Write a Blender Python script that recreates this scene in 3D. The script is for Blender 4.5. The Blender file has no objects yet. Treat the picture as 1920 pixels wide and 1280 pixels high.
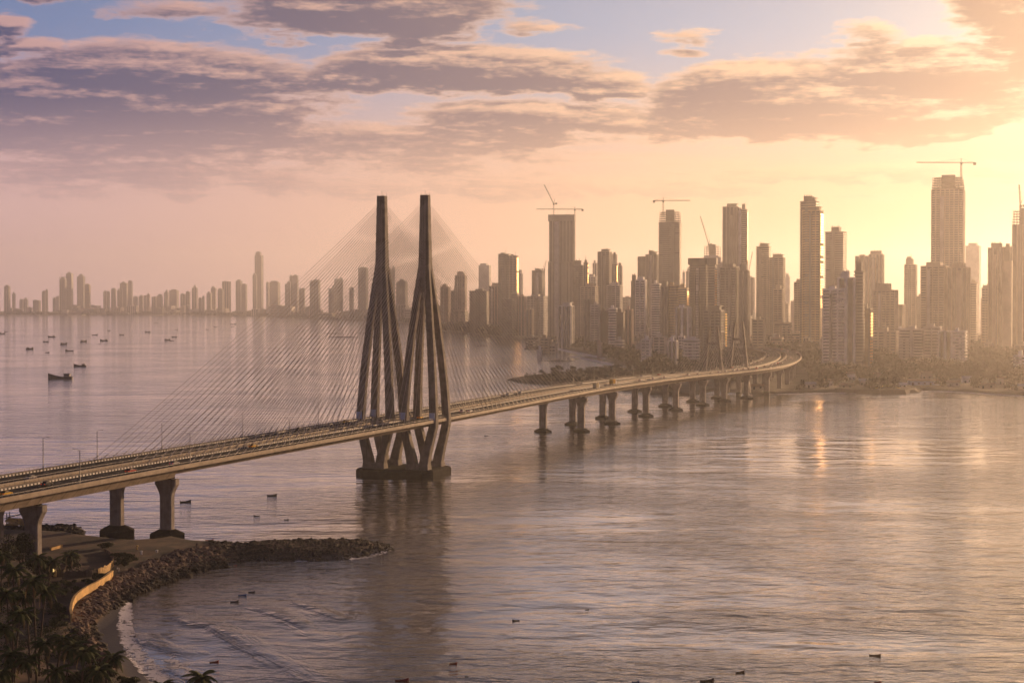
import bpy, bmesh, math, random
from mathutils import Vector, Matrix
from mathutils import noise as mnoise

SC = bpy.context.scene
COL = SC.collection
R = math.radians

# ------------------------------------------------------------------ camera
F = 3230.0            # focal length in photograph pixels (1920 wide)
CAM_H = 79.0          # metres above the water
YH = 568.0            # row of the horizon
PITCH = math.atan((640.0 - YH) / F)
cam_d = bpy.data.cameras.new('camera')
cam_d.sensor_width = 36.0
cam_d.lens = 36.0 * F / 1920.0
cam_d.clip_start = 1.0
cam_d.clip_end = 60000.0
cam = bpy.data.objects.new('camera', cam_d)
COL.objects.link(cam)
cam.location = (0, 0, CAM_H)
cam.rotation_euler = (math.pi / 2 - PITCH, 0, 0)
SC.camera = cam

# ------------------------------------------------------------------ light
SUN_AZ, SUN_EL = 36.0, 7.0            # degrees right of the view axis, above the horizon
sd = Vector((math.sin(R(SUN_AZ)) * math.cos(R(SUN_EL)), math.cos(R(SUN_AZ)) * math.cos(R(SUN_EL)), math.sin(R(SUN_EL))))
sun_d = bpy.data.lights.new('sun', 'SUN')
sun_d.energy = 5.0
sun_d.angle = R(0.6)
sun_d.color = (1.0, 0.60, 0.31)
sun = bpy.data.objects.new('sun', sun_d)
COL.objects.link(sun)
sun.rotation_euler = (-sd).to_track_quat('-Z', 'Y').to_euler()

SC.view_settings.view_transform = 'Standard'
SC.view_settings.look = 'None'
SC.view_settings.exposure = 0.2
SC.view_settings.gamma = 1.0
SC.view_settings.use_curve_mapping = False

# ------------------------------------------------------------------ sky
world = bpy.data.worlds.new('World')
SC.world = world
world.use_nodes = True


class NG:
    """small helper to write node maths"""
    def __init__(self, nt):
        self.nt = nt

    def n(self, kind, **kw):
        x = self.nt.nodes.new(kind)
        for k, v in kw.items():
            setattr(x, k, v)
        return x

    def link(self, a, b):
        self.nt.links.new(a, b)

    def put(self, sock, v):
        if isinstance(v, bpy.types.NodeSocket):
            self.link(v, sock)
        elif v is not None:
            sock.default_value = v

    def m(self, op, a, b=None, c=None, clamp=False):
        x = self.n('ShaderNodeMath', operation=op, use_clamp=clamp)
        self.put(x.inputs[0], a)
        self.put(x.inputs[1], b)
        self.put(x.inputs[2], c)
        return x.outputs[0]

    def vm(self, op, a, b=None):
        x = self.n('ShaderNodeVectorMath', operation=op)
        self.put(x.inputs[0], a)
        self.put(x.inputs[1], b)
        return x.outputs[1] if op in ('DOT_PRODUCT', 'LENGTH') else x.outputs[0]

    def ss(self, v, lo, hi, a=0.0, b=1.0):
        x = self.n('ShaderNodeMapRange', interpolation_type='SMOOTHSTEP')
        self.put(x.inputs[0], v)
        for i, q in enumerate((lo, hi, a, b)):
            self.put(x.inputs[1 + i], q)
        return x.outputs[0]

    def mix(self, f, a, b, blend='MIX'):
        x = self.n('ShaderNodeMix', data_type='RGBA', blend_type=blend)
        x.clamp_factor = True
        self.put(x.inputs[0], f)
        self.put(x.inputs[6], a)
        self.put(x.inputs[7], b)
        return x.outputs[2]

    def noise(self, vec, scale, detail=4, rough=0.55, dist=0.0, lac=2.0):
        x = self.n('ShaderNodeTexNoise')
        self.put(x.inputs['Vector'], vec)
        x.inputs['Scale'].default_value = scale
        x.inputs['Detail'].default_value = detail
        x.inputs['Roughness'].default_value = rough
        x.inputs['Lacunarity'].default_value = lac
        x.inputs['Distortion'].default_value = dist
        return x.outputs[0]

    def comb(self, x, y, z):
        c = self.n('ShaderNodeCombineXYZ')
        self.put(c.inputs[0], x)
        self.put(c.inputs[1], y)
        self.put(c.inputs[2], z)
        return c.outputs[0]


def srgb(r, g, b, k=1.0):
    f = lambda c: ((c / 255.0 + 0.055) / 1.055) ** 2.4 if c > 10 else c / 255.0 / 12.92
    return (f(r) * k, f(g) * k, f(b) * k, 1.0)


# cloud banks: azimuth and elevation of the centre (degrees), half sizes, weight
def bank(px, py, rx, ry, w=1.0):
    k = 180.0 / math.pi / F
    return ((px - 960) * k, (YH - py) * k, rx * k, ry * k, w)


BANKS = [bank(330, 150, 300, 62, 1.15), bank(210, 205, 480, 78, 1.3), bank(-80, 250, 420, 85, 1.1), bank(330, 280, 620, 60, 0.8), bank(150, 335, 560, 36, 0.6),
         bank(42, 68, 48, 22, 0.7), bank(85, 106, 80, 17, 0.5), bank(25, 122, 50, 14, 0.5),
         bank(700, 22, 300, 74, 1.25), bank(540, 62, 190, 34, 0.7), bank(860, 140, 320, 58, 1.35), bank(1120, 160, 110, 30, 0.8), bank(980, 225, 280, 36, 1.0), bank(1170, 235, 160, 26, .7),
         bank(700, 268, 560, 36, 0.7), bank(900, 305, 420, 28, 0.5), bank(820, 345, 420, 18, 0.35),
         bank(1440, 185, 230, 76, 1.4), bank(1600, 222, 420, 58, 1.4), bank(1740, 165, 260, 78, 1.25), bank(1380, 245, 260, 34, 0.9),
         bank(1590, 85, 90, 26, 0.7), bank(1700, 100, 70, 22, .6), bank(1890, 50, 140, 85, 1.35), bank(1990, 110, 190, 70, 1.2), bank(1262, 73, 62, 13, 0.30),
         bank(1262, 101, 40, 9, 0.28), bank(370, 372, 30, 8, 0.4), bank(440, 427, 26, 7, 0.3), bank(1012, 322, 46, 18, 0.36), bank(1100, 312, 40, 9, 0.34),
         bank(330, 40, 130, 26, 0.45), bank(110, 8, 170, 18, 0.5), bank(1010, 55, 70, 14, 0.3), bank(1700, 335, 380, 22, 0.35), bank(1250, 360, 360, 20, 0.35)]

grp = bpy.data.node_groups.new('cloud_field', 'ShaderNodeTree')
grp.interface.new_socket(name='az', in_out='INPUT', socket_type='NodeSocketFloat')
grp.interface.new_socket(name='el', in_out='INPUT', socket_type='NodeSocketFloat')
grp.interface.new_socket(name='d', in_out='OUTPUT', socket_type='NodeSocketFloat')
g = NG(grp)
gi = g.n('NodeGroupInput')
go = g.n('NodeGroupOutput')
az, el = gi.outputs[0], gi.outputs[1]
cv = g.comb(g.m('MULTIPLY', az, 0.15), g.m('MULTIPLY', el, 0.46), 3.7)
stk = g.noise(g.comb(g.m('MULTIPLY', az, 0.11), g.m('MULTIPLY', el, 1.05), 1.3), 2.0, 4, 0.6)
warp = g.noise(cv, 1.1, 1, 0.55)
fb = g.noise(cv, 2.3, 5, 0.58, 0.0)
fine = g.noise(cv, 13.0, 4, 0.62, 0.0)
azw = g.m('ADD', az, g.m('MULTIPLY', g.m('SUBTRACT', warp, 0.5), 2.4))
elw = g.m('ADD', el, g.m('MULTIPLY', g.m('SUBTRACT', fb, 0.5), 1.3))
acc = None
pv2 = g.comb(azw, elw, 0.0)
for (a0, e0, ra, re, w) in BANKS:
    ma = g.n('ShaderNodeVectorMath', operation='MULTIPLY_ADD')
    g.put(ma.inputs[0], pv2)
    ma.inputs[1].default_value = (1 / ra, 1 / re, 0)
    ma.inputs[2].default_value = (-a0 / ra, -e0 / re, 0)
    r2 = g.vm('DOT_PRODUCT', ma.outputs[0], ma.outputs[0])
    e = g.m('MULTIPLY_ADD', r2, -w, w)
    acc = e if acc is None else g.m('MAXIMUM', acc, e)
# the rest of the sky carries the same broken cloud
gen = g.noise(g.comb(g.m('MULTIPLY', az, 0.06), g.m('MULTIPLY', el, 0.14), 9.1), 1.0, 3, 0.55)
out = g.ss(el, 10.5, 14.0)
outa = g.ss(g.m('ABSOLUTE', az), 19.0, 25.0)
outm = g.m('MAXIMUM', out, outa)
genv = g.m('MULTIPLY', g.m('SUBTRACT', gen, 0.50), 6.0)
genv = g.m('ADD', genv, g.m('MULTIPLY', g.m('SUBTRACT', outm, 1.0), 3.0))
acc = g.m('MAXIMUM', acc, genv)
acc = g.m('MAXIMUM', acc, -0.7)
t = g.m('ADD', acc, g.m('MULTIPLY', g.m('SUBTRACT', fb, 0.5), 1.5))
t = g.m('ADD', t, g.m('MULTIPLY', g.m('SUBTRACT', fine, 0.5), 0.75))
t = g.m('ADD', t, g.m('MULTIPLY', g.m('SUBTRACT', stk, 0.5), 1.5))
g.link(t, go.inputs[0])

w = NG(world.node_tree)
world.node_tree.nodes.clear()
tc = w.n('ShaderNodeTexCoord')
sep = w.n('ShaderNodeSeparateXYZ')
w.link(tc.outputs['Generated'], sep.inputs[0])
dx, dy, dz = sep.outputs
deg = 180 / math.pi
waz = w.m('MULTIPLY', w.m('ARCTAN2', dx, dy), deg)
wel = w.m('MULTIPLY', w.m('ARCSINE', dz), deg)
wel = w.m('MAXIMUM', wel, 0.0)
cosg = w.vm('DOT_PRODUCT', tc.outputs['Generated'], tuple(sd))
gam = w.m('MULTIPLY', w.m('ARCCOSINE', w.m('MINIMUM', cosg, 1.0)), deg)      # angle from the sun

sky = w.n('ShaderNodeTexSky', sky_type='NISHITA')
sky.sun_disc = False
sky.sun_elevation = R(SUN_EL)
sky.sun_rotation = R(SUN_AZ)
sky.air_density = 1.0
sky.dust_density = 2.5
sky.ozone_density = 2.0


def cloud(da, de):
    x = w.n('ShaderNodeGroup')
    x.node_tree = grp
    w.put(x.inputs[0], w.m('ADD', waz, da))
    w.put(x.inputs[1], w.m('ADD', wel, de))
    return x.outputs[0]


c0 = cloud(0.0, 0.0)
c1 = cloud(0.22, 0.30)        # a step towards the sun and up
near = w.ss(gam, 56.0, 24.0)    # 1 towards the sun
near2 = w.ss(gam, 28.0, 13.0)

SKY_K = 0.10
clear = w.vm('SCALE', sky.outputs[0])
clear.node.inputs[3].default_value = SKY_K
# dust lit by the low sun: thick towards the horizon, pink away from the sun, gold near it
dust = w.mix(near, srgb(206, 168, 168), srgb(248, 194, 148))
dust = w.mix(near2, dust, srgb(255, 212, 160, 0.98))
blue = w.mix(near, srgb(84, 116, 172), srgb(160, 170, 196))
blue = w.mix(near2, blue, srgb(225, 212, 198))
clear2 = w.mix(0.8, clear, blue)
basec = w.mix(w.ss(wel, 9.2, 2.8), clear2, dust)
dark = w.mix(near, srgb(52, 68, 110), srgb(136, 116, 116))
dark = w.mix(near2, dark, srgb(200, 160, 124))
lit = w.mix(near, srgb(200, 156, 154), srgb(255, 208, 166))
lit = w.mix(near2, lit, srgb(255, 232, 196, 1.25))
edge = w.ss(w.m('SUBTRACT', c0, c1), 0.0, 0.8)
thick = w.ss(c0, -0.05, 0.65)
shade = w.m('MULTIPLY', thick, w.m('SUBTRACT', 1.0, w.m('MULTIPLY', edge, 0.8)))
ccol = w.mix(shade, lit, dark)
ccol = w.mix(w.ss(wel, 7.2, 3.4, 0.0, 0.6), ccol, dust)
cover = w.m('MULTIPLY', w.ss(c0, -0.16, 0.46), w.ss(wel, 1.5, 4.5, 0.2, 0.98))
final = w.mix(cover, basec, ccol)
# the sky dims towards the zenith and away from the sun
dim = w.m('MULTIPLY', w.ss(wel, 8.0, 19.0, 1.0, 0.30), w.ss(gam, 55.0, 130.0, 1.0, 0.85))
final = w.vm('SCALE', final)
w.put(final.node.inputs[3], dim)
bg = w.n('ShaderNodeBackground')
w.link(final, bg.inputs[0])
bg.inputs[1].default_value = 1.0
wo = w.n('ShaderNodeOutputWorld')
w.link(bg.outputs[0], wo.inputs[0])
world.cycles.sampling_method = 'MANUAL'
world.cycles.sample_map_resolution = 512

SC.cycles.use_denoising = True
SC.cycles.use_adaptive_sampling = True
SC.cycles.adaptive_threshold = 0.015
SC.cycles.adaptive_min_samples = 24
SC.cycles.max_bounces = 6
SC.cycles.diffuse_bounces = 2
SC.cycles.glossy_bounces = 3
SC.cycles.transmission_bounces = 2
SC.cycles.volume_bounces = 1
SC.cycles.transparent_max_bounces = 12
SC.cycles.caustics_reflective = False
SC.cycles.caustics_refractive = False

# ------------------------------------------------------------------ picture -> place
FWD = Vector((0, math.cos(PITCH), -math.sin(PITCH)))
UPV = Vector((0, math.sin(PITCH), math.cos(PITCH)))


def ray(px, py):
    return FWD * F + Vector((px - 960.0, 0, 0)) + UPV * (640.0 - py)


def gp(px, py, z=0.0):
    """point of the level z seen at that pixel"""
    d = ray(px, py)
    k = (z - CAM_H) / d.z
    return Vector((d.x * k, d.y * k, z))


def at(px, py, dist):
    """point at that distance (along the view axis) seen at that pixel"""
    d = ray(px, py)
    k = dist / d.y
    return Vector((d.x * k, dist, CAM_H + d.z * k))


# ------------------------------------------------------------------ materials
MATS = {}


def mat(name, col, rough=0.8, var=0.25, scale=0.4, metal=0.0, spec=0.3, bump=0.0, bscale=None, col2=None, emit=None, estr=0.0):
    if name in MATS:
        return MATS[name]
    m = bpy.data.materials.new(name)
    m.use_nodes = True
    q = NG(m.node_tree)
    b = m.node_tree.nodes['Principled BSDF']
    b.inputs['Roughness'].default_value = rough
    b.inputs['Metallic'].default_value = metal
    b.inputs['Specular IOR Level'].default_value = spec
    geo = q.n('ShaderNodeNewGeometry')
    if var > 0:
        nz = q.noise(geo.outputs['Position'], scale, 5, 0.62)
        c2 = col2 or tuple(c * (1 - var) for c in col)
        c1_ = tuple(min(1, c * (1 + var * 0.5)) for c in col)
        f = q.ss(nz, 0.32, 0.68)
        q.put(b.inputs['Base Color'], q.mix(f, (*c2, 1), (*c1_, 1)))
    else:
        b.inputs['Base Color'].default_value = (*col, 1)
    if bump > 0:
        bn = q.n('ShaderNodeBump')
        bn.inputs['Distance'].default_value = bump
        bn.inputs['Strength'].default_value = 1.0
        q.link(q.noise(geo.outputs['Position'], bscale or scale * 4, 4, 0.6), bn.inputs['Height'])
        q.link(bn.outputs[0], b.inputs['Normal'])
    if emit:
        b.inputs['Emission Color'].default_value = (*emit, 1)
        b.inputs['Emission Strength'].default_value = estr
    MATS[name] = m
    return m


# ------------------------------------------------------------------ object helpers
def new_obj(name, me, parent=None, material=None, label=None, cat=None, group=None, kind=None, loc=None, rz=None):
    o = bpy.data.objects.new(name, me)
    COL.objects.link(o)
    if material is not None and me is not None and len(me.materials) == 0:
        me.materials.append(MATS[material])
    if parent is not None:
        o.parent = parent
    if label:
        o['label'] = label
    if cat:
        o['category'] = cat
    if group:
        o['group'] = group
    if kind:
        o['kind'] = kind
    if loc is not None:
        o.location = loc
    if rz is not None:
        o.rotation_euler = (0, 0, rz)
    return o


def thing(name, loc, label, cat, group=None, rz=0.0):
    return new_obj(name, None, None, None, label, cat, group, None, loc, rz)


class MB:
    """collects faces and builds one mesh"""
    def __init__(self):
        self.v = []
        self.f = []

    def add(self, vs, fs):
        k = len(self.v)
        self.v += [tuple(p) for p in vs]
        self.f += [tuple(i + k for i in q) for q in fs]

    def box(self, x0, x1, y0, y1, z0, z1):
        self.add([(x0, y0, z0), (x1, y0, z0), (x1, y1, z0), (x0, y1, z0), (x0, y0, z1), (x1, y0, z1), (x1, y1, z1), (x0, y1, z1)],
                 [(0, 3, 2, 1), (4, 5, 6, 7), (0, 1, 5, 4), (1, 2, 6, 5), (2, 3, 7, 6), (3, 0, 4, 7)])

    def prism(self, poly, z0, z1, top_scale=1.0, cx=0.0, cy=0.0):
        n = len(poly)
        lo = [(x, y, z0) for x, y in poly]
        hi = [(cx + (x - cx) * top_scale, cy + (y - cy) * top_scale, z1) for x, y in poly]
        self.add(lo + hi, [tuple(range(n))[::-1], tuple(range(n, 2 * n))] + [(i, (i + 1) % n, n + (i + 1) % n, n + i) for i in range(n)])

    def tube(self, pts, rad, sides=6, cap=True):
        pts = [Vector(p) for p in pts]
        if not hasattr(rad, '__len__'):
            rad = [rad] * len(pts)
        vs, fs = [], []
        for i, p in enumerate(pts):
            t_ = (pts[min(i + 1, len(pts) - 1)] - pts[max(i - 1, 0)]).normalized()
            a = t_.cross(Vector((0, 0, 1)))
            if a.length < 1e-3:
                a = Vector((1, 0, 0))
            a.normalize()
            b = t_.cross(a)
            for k in range(sides):
                an = 2 * math.pi * k / sides
                vs.append(p + (a * math.cos(an) + b * math.sin(an)) * rad[i])
        for i in range(len(pts) - 1):
            for k in range(sides):
                q = (k + 1) % sides
                fs.append((i * sides + k, i * sides + q, (i + 1) * sides + q, (i + 1) * sides + k))
        if cap:
            fs.append(tuple(range(sides)))
            fs.append(tuple(range((len(pts) - 1) * sides, len(pts) * sides))[::-1])
        self.add(vs, fs)

    def loft(self, rings, cap=True):
        n = len(rings[0])
        vs = [p for r in rings for p in r]
        fs = []
        for i in range(len(rings) - 1):
            for k in range(n):
                q = (k + 1) % n
                fs.append((i * n + k, i * n + q, (i + 1) * n + q, (i + 1) * n + k))
        if cap:
            fs.append(tuple(range(n))[::-1])
            fs.append(tuple(range((len(rings) - 1) * n, len(rings) * n)))
        self.add(vs, fs)

    def mesh(self, name, smooth=False):
        me = bpy.data.meshes.new(name)
        me.from_pydata(self.v, [], self.f)
        me.validate()
        me.update()
        if smooth:
            me.polygons.foreach_set('use_smooth', [True] * len(me.polygons))
        return me

    def obj(self, name, material, parent=None, smooth=False, fix=True, **kw):
        me = self.mesh(name, smooth)
        if fix:
            bm = bmesh.new()
            bm.from_mesh(me)
            bmesh.ops.recalc_face_normals(bm, faces=bm.faces)
            bm.to_mesh(me)
            bm.free()
        return new_obj(name, me, parent, material, **kw)


RND = random.Random(7)
HAZE_DENSITY = 7.6e-5
HAZE_G = 0.72

WROUGH = 0.07
# ------------------------------------------------------------------ sea
def water_material():
    m = bpy.data.materials.new('sea_water')
    m.use_nodes = True
    q = NG(m.node_tree)
    b = m.node_tree.nodes['Principled BSDF']
    geo = q.n('ShaderNodeNewGeometry')
    P = geo.outputs['Position']
    mp = lambda sx, sy, rz: None

    def co(sx, sy, rz):
        x = q.n('ShaderNodeMapping')
        x.inputs['Scale'].default_value = (sx, sy, 1)
        x.inputs['Rotation'].default_value = (0, 0, R(rz))
        q.link(P, x.inputs['Vector'])
        return x.outputs[0]
    big = q.noise(co(0.0042, 0.0060, 8), 1.0, 5, 0.6, 0.8)           # gusts: rough and calm lanes
    gust = q.ss(big, 0.36, 0.66, 0.25, 1.15)
    swell = q.noise(co(0.030, 0.062, -12), 1.0, 1, 0.5, 0.4)
    chop = q.noise(co(0.13, 0.22, 10), 1.0, 1, 0.5, 0.5)
    chop2 = q.noise(co(0.33, 0.52, -22), 1.0, 3, 0.6, 0.4)
    rip = q.noise(co(0.9, 1.8, 15), 1.0, 3, 0.6, 0.2)
    h = q.m('MULTIPLY', swell, 0.85)
    h = q.m('ADD', h, q.m('MULTIPLY', chop, q.m('MULTIPLY', gust, 0.66)))
    h = q.m('ADD', h, q.m('MULTIPLY', chop2, q.m('MULTIPLY', gust, 0.24)))
    h = q.m('ADD', h, q.m('MULTIPLY', rip, q.m('MULTIPLY', gust, 0.05)))
    bn = q.n('ShaderNodeBump')
    bn.inputs['Strength'].default_value = 1.0
    bn.inputs['Distance'].default_value = 1.0
    q.link(h, bn.inputs['Height'])
    q.link(bn.outputs[0], b.inputs['Normal'])
    silt = q.noise(co(0.006, 0.006, 0), 1.0, 3, 0.5, 0.5)
    q.put(b.inputs['Base Color'], q.mix(q.ss(silt, 0.35, 0.65), (0.060, 0.050, 0.028, 1), (0.105, 0.080, 0.042, 1)))
    b.inputs['Roughness'].default_value = WROUGH
    b.inputs['IOR'].default_value = 1.34
    b.inputs['Specular IOR Level'].default_value = 0.5
    b.inputs['Coat Weight'].default_value = 0.95
    b.inputs['Coat Roughness'].default_value = WROUGH
    b.inputs['Coat IOR'].default_value = 1.36
    q.link(bn.outputs[0], b.inputs['Coat Normal'])
    MATS['sea_water'] = m


water_material()
CRESTS = [([(360, 1158), (414, 1184), (454, 1210), (489, 1228), (540, 1252), (583, 1278), (640, 1310)], 0.60),
          ([(447, 1132), (500, 1146), (547, 1165), (578, 1189), (618, 1205)], 0.42),
          ([(536, 1121), (583, 1139), (625, 1156), (660, 1166)], 0.32),
          ([(253, 1186), (276, 1205), (305, 1214), (351, 1226), (380, 1242)], 0.40),
          ([(321, 1153), (350, 1162), (372, 1176)], 0.22), ([(300, 1250), (340, 1268), (380, 1290)], 0.3)]
CR = [([gp(*p).xy for p in c], a) for c, a in CRESTS]


def crest_height(x, y):
    z = 0.0
    p = Vector((x, y))
    for pts, amp in CR:
        best = None
        tot = len(pts) - 1
        for i in range(tot):
            a, b = pts[i], pts[i + 1]
            ab = b - a
            t_ = max(0.0, min(1.0, (p - a).dot(ab) / ab.length_squared))
            qv = p - (a + ab * t_)
            d = qv.length
            if best is None or d < best[0]:
                side = ab.x * qv.y - ab.y * qv.x
                best = (d, side, (i + t_) / tot)
        d, side, u = best
        if d < 14:
            wdt = 1.7 if side < 0 else 4.5          # steep face towards the beach
            fade = min(1.0, u * 5.0, (1 - u) * 5.0)
            z += amp * fade * math.exp(-(d / wdt) ** 2) * (0.8 + 0.35 * math.sin(x * 0.21 + y * 0.13))
    return z


sea = MB()
FX0, FX1, FY0, FY1, ST = -120.0, 40.0, 330.0, 470.0, 1.25
nx, ny = int((FX1 - FX0) / ST), int((FY1 - FY0) / ST)
vs = []
for j in range(ny + 1):
    for i in range(nx + 1):
        x, y = FX0 + i * ST, FY0 + j * ST
        rim = i in (0, nx) or j in (0, ny)
        vs.append((x, y, 0.0 if rim else crest_height(x, y)))
fs = [(j * (nx + 1) + i, j * (nx + 1) + i + 1, (j + 1) * (nx + 1) + i + 1, (j + 1) * (nx + 1) + i) for j in range(ny) for i in range(nx)]
sea.add(vs, fs)
XA, XB, YA, YB = -9500.0, 9500.0, -1500.0, 14000.0
for (x0, x1, y0, y1) in ((XA, XB, YA, FY0), (XA, XB, FY1, YB), (XA, FX0, FY0, FY1), (FX1, XB, FY0, FY1)):
    sea.add([(x0, y0, 0), (x1, y0, 0), (x1, y1, 0), (x0, y1, 0)], [(0, 1, 2, 3)])
so = sea.obj('sea', 'sea_water', None, smooth=True, fix=False, kind='structure')
so['label'] = 'calm brown green bay water rippled by the wind'
# ------------------------------------------------------------------ materials of the built things
mat('concrete', (0.215, 0.185, 0.16), 0.85, 0.35, 0.22, bump=0.05, bscale=1.5)
mat('concrete_pale', (0.28, 0.245, 0.22), 0.8, 0.28, 0.3, bump=0.03, bscale=2.0)
mat('concrete_wet', (0.022, 0.019, 0.017), 0.9, 0.5, 0.5, spec=0.05, bump=0.08, bscale=1.2)
mat('concrete_sunlit', (0.31, 0.245, 0.18), 0.75, 0.25, 0.3, bump=0.03, bscale=2.0)  # low sun's gold put into the colour of deck and parapets
mat('asphalt', (0.036, 0.034, 0.036), 0.95, 0.35, 0.15, spec=0.08)
mat('paint_white', (0.72, 0.70, 0.66), 0.6, 0.2, 1.2)
mat('paint_black', (0.03, 0.03, 0.03), 0.6, 0.2, 1.2)
mat('cable_sheath', (0.46, 0.39, 0.33), 0.45, 0.15, 0.2, spec=0.5)
mat('steel_grey', (0.22, 0.21, 0.20), 0.5, 0.2, 1.0, metal=0.3)
mat('steel_warm', (0.45, 0.38, 0.30), 0.5, 0.3, 1.0, metal=0.2)
mat('panel_blue', (0.42, 0.52, 0.72), 0.5, 0.1, 1.0)
mat('lamp_glass', (0.7, 0.68, 0.6), 0.3, 0.0)

def weather(name, tide=2.4):
    m = MATS[name]
    q = NG(m.node_tree)
    bs = m.node_tree.nodes['Principled BSDF']
    old = bs.inputs['Base Color'].links[0].from_socket
    geo = q.n('ShaderNodeNewGeometry')
    sp = q.n('ShaderNodeSeparateXYZ')
    q.link(geo.outputs['Position'], sp.inputs[0])
    mp = q.n('ShaderNodeMapping')
    mp.inputs['Scale'].default_value = (0.9, 0.9, 0.05)
    q.link(geo.outputs['Position'], mp.inputs['Vector'])
    st = q.noise(mp.outputs[0], 1.0, 4, 0.65)
    c = q.mix(q.ss(st, 0.50, 0.72, 0.0, 0.6), old, (0.075, 0.062, 0.055, 1))
    zz = q.m('ADD', sp.outputs[2], q.m('MULTIPLY', st, 1.6))
    c = q.mix(q.ss(zz, tide + 1.4, tide), c, (0.030, 0.028, 0.020, 1))
    q.put(bs.inputs['Base Color'], c)


weather('concrete')
weather('concrete_pale')

# ------------------------------------------------------------------ line of the bridge
EDGE = [(-186, 328, 25), (-155, 421, 25), (-139, 469, 25), (-108, 566, 25), (-28.6, 804, 25), (47, 1044, 25), (86, 1155, 24.6), (133, 1275, 24), (177, 1373, 23),
        (206, 1432, 23), (233, 1498, 23), (253, 1565, 23), (274, 1650, 23), (296, 1760, 23), (319, 1904, 22.5), (334, 2032, 22), (338, 2128, 21.5), (332, 2230, 21), (316, 2330, 20),
        (290, 2430, 19)]


def catmull(P, n=12):
    out_ = []
    for i in range(len(P) - 1):
        p0, p1, p2, p3 = P[max(i - 1, 0)], P[i], P[i + 1], P[min(i + 2, len(P) - 1)]
        for k in range(n):
            t_ = k / n
            out_.append(0.5 * ((2 * p1) + (p2 - p0) * t_ + (2 * p0 - 5 * p1 + 4 * p2 - p3) * t_ * t_ + (3 * p1 - p0 - 3 * p2 + p3) * t_ ** 3))
    out_.append(P[-1])
    return out_


raw = catmull([Vector(p) for p in EDGE])
# resample every 2 m and move from the near edge to the middle
PTS, acc_s = [raw[0]], 0.0
STEP = 2.0
for a, b in zip(raw, raw[1:]):
    pass
cum = [0.0]
for a, b in zip(raw, raw[1:]):
    cum.append(cum[-1] + (b - a).length)
TOTAL = cum[-1]


def raw_at(s):
    s = max(0.0, min(TOTAL - 1e-6, s))
    lo, hi = 0, len(cum) - 1
    while hi - lo > 1:
        mid = (lo + hi) // 2
        if cum[mid] <= s:
            lo = mid
        else:
            hi = mid
    u = (s - cum[lo]) / (cum[hi] - cum[lo])
    return raw[lo].lerp(raw[hi], u)


NS = int(TOTAL / STEP)
SAMP = []
for i in range(NS + 1):
    s = i * STEP
    p = raw_at(s)
    t_ = (raw_at(s + 3) - raw_at(s - 3))
    t_.z = 0
    t_.normalize()
    SAMP.append((p, t_, Vector((t_.y, -t_.x, 0))))
HALF = 8.3          # half width of one carriageway
MID = 10.75         # from the middle of the bridge to the middle of a carriageway
NEAR_C, FAR_C = -HALF, -HALF - 2 * MID      # offsets from the near edge


def bp(s, off, dz=0.0):
    """point at s metres along the bridge, off metres to the right of the near edge"""
    f = max(0.0, min(NS - 1e-6, s / STEP))
    i = int(f)
    u = f - i
    a, b = SAMP[i], SAMP[min(i + 1, NS)]
    p = a[0].lerp(b[0], u)
    n = a[2].lerp(b[2], u).normalized()
    return p + n * off + Vector((0, 0, dz))


def heading(s):
    t_ = SAMP[max(0, min(NS, int(s / STEP)))][1]
    return math.atan2(t_.y, t_.x)


def project(p):
    d = Vector(p) - Vector((0, 0, CAM_H))
    f = d.dot(FWD)
    return 960 + F * d.x / f, 640 - F * d.dot(UPV) / f


def s_at_px(px, off=0.0, dz=0.0, lo=0, hi=None):
    best = None
    for i in range(int(lo), int(hi or min(TOTAL, 1400))):
        q = project(bp(i, off, dz))[0]
        if best is None or abs(q - px) < best[0]:
            best = (abs(q - px), i)
    return float(best[1])


S_T = s_at_px(757, FAR_C + MID)            # station of the pylons (midway between them)
S_L = s_at_px(345, 0.0)                     # joint at the near end of the stays
S_R = s_at_px(1108, 0.0)

bridge = thing('cable_stayed_bridge', bp(S_T, FAR_C + MID, -25), 'long cable stayed sea bridge with two split pylons sweeping to the far shore', 'bridge')
B_INV = Matrix.Translation(-bridge.location)


def bobj(mb, name, material, parent=None, **kw):
    """object of the bridge, built in world coordinates"""
    o = mb.obj(name, material, parent or bridge, **kw)
    par = parent or bridge
    o.matrix_parent_inverse = Matrix.Identity(4)
    base = bridge.location
    if par is bridge:
        o.data.transform(B_INV)
    else:
        o.data.transform(B_INV)
    return o


def sweep(profile, s0, s1, off, step=4.0, closed=True):
    """extrude a (right, up) profile along the bridge"""
    mb = MB()
    n = max(2, int((s1 - s0) / step) + 1)
    rings = []
    for i in range(n):
        s = s0 + (s1 - s0) * i / (n - 1)
        rings.append([bp(s, off + u, v) for u, v in profile])
    mb.loft(rings)
    return mb


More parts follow.
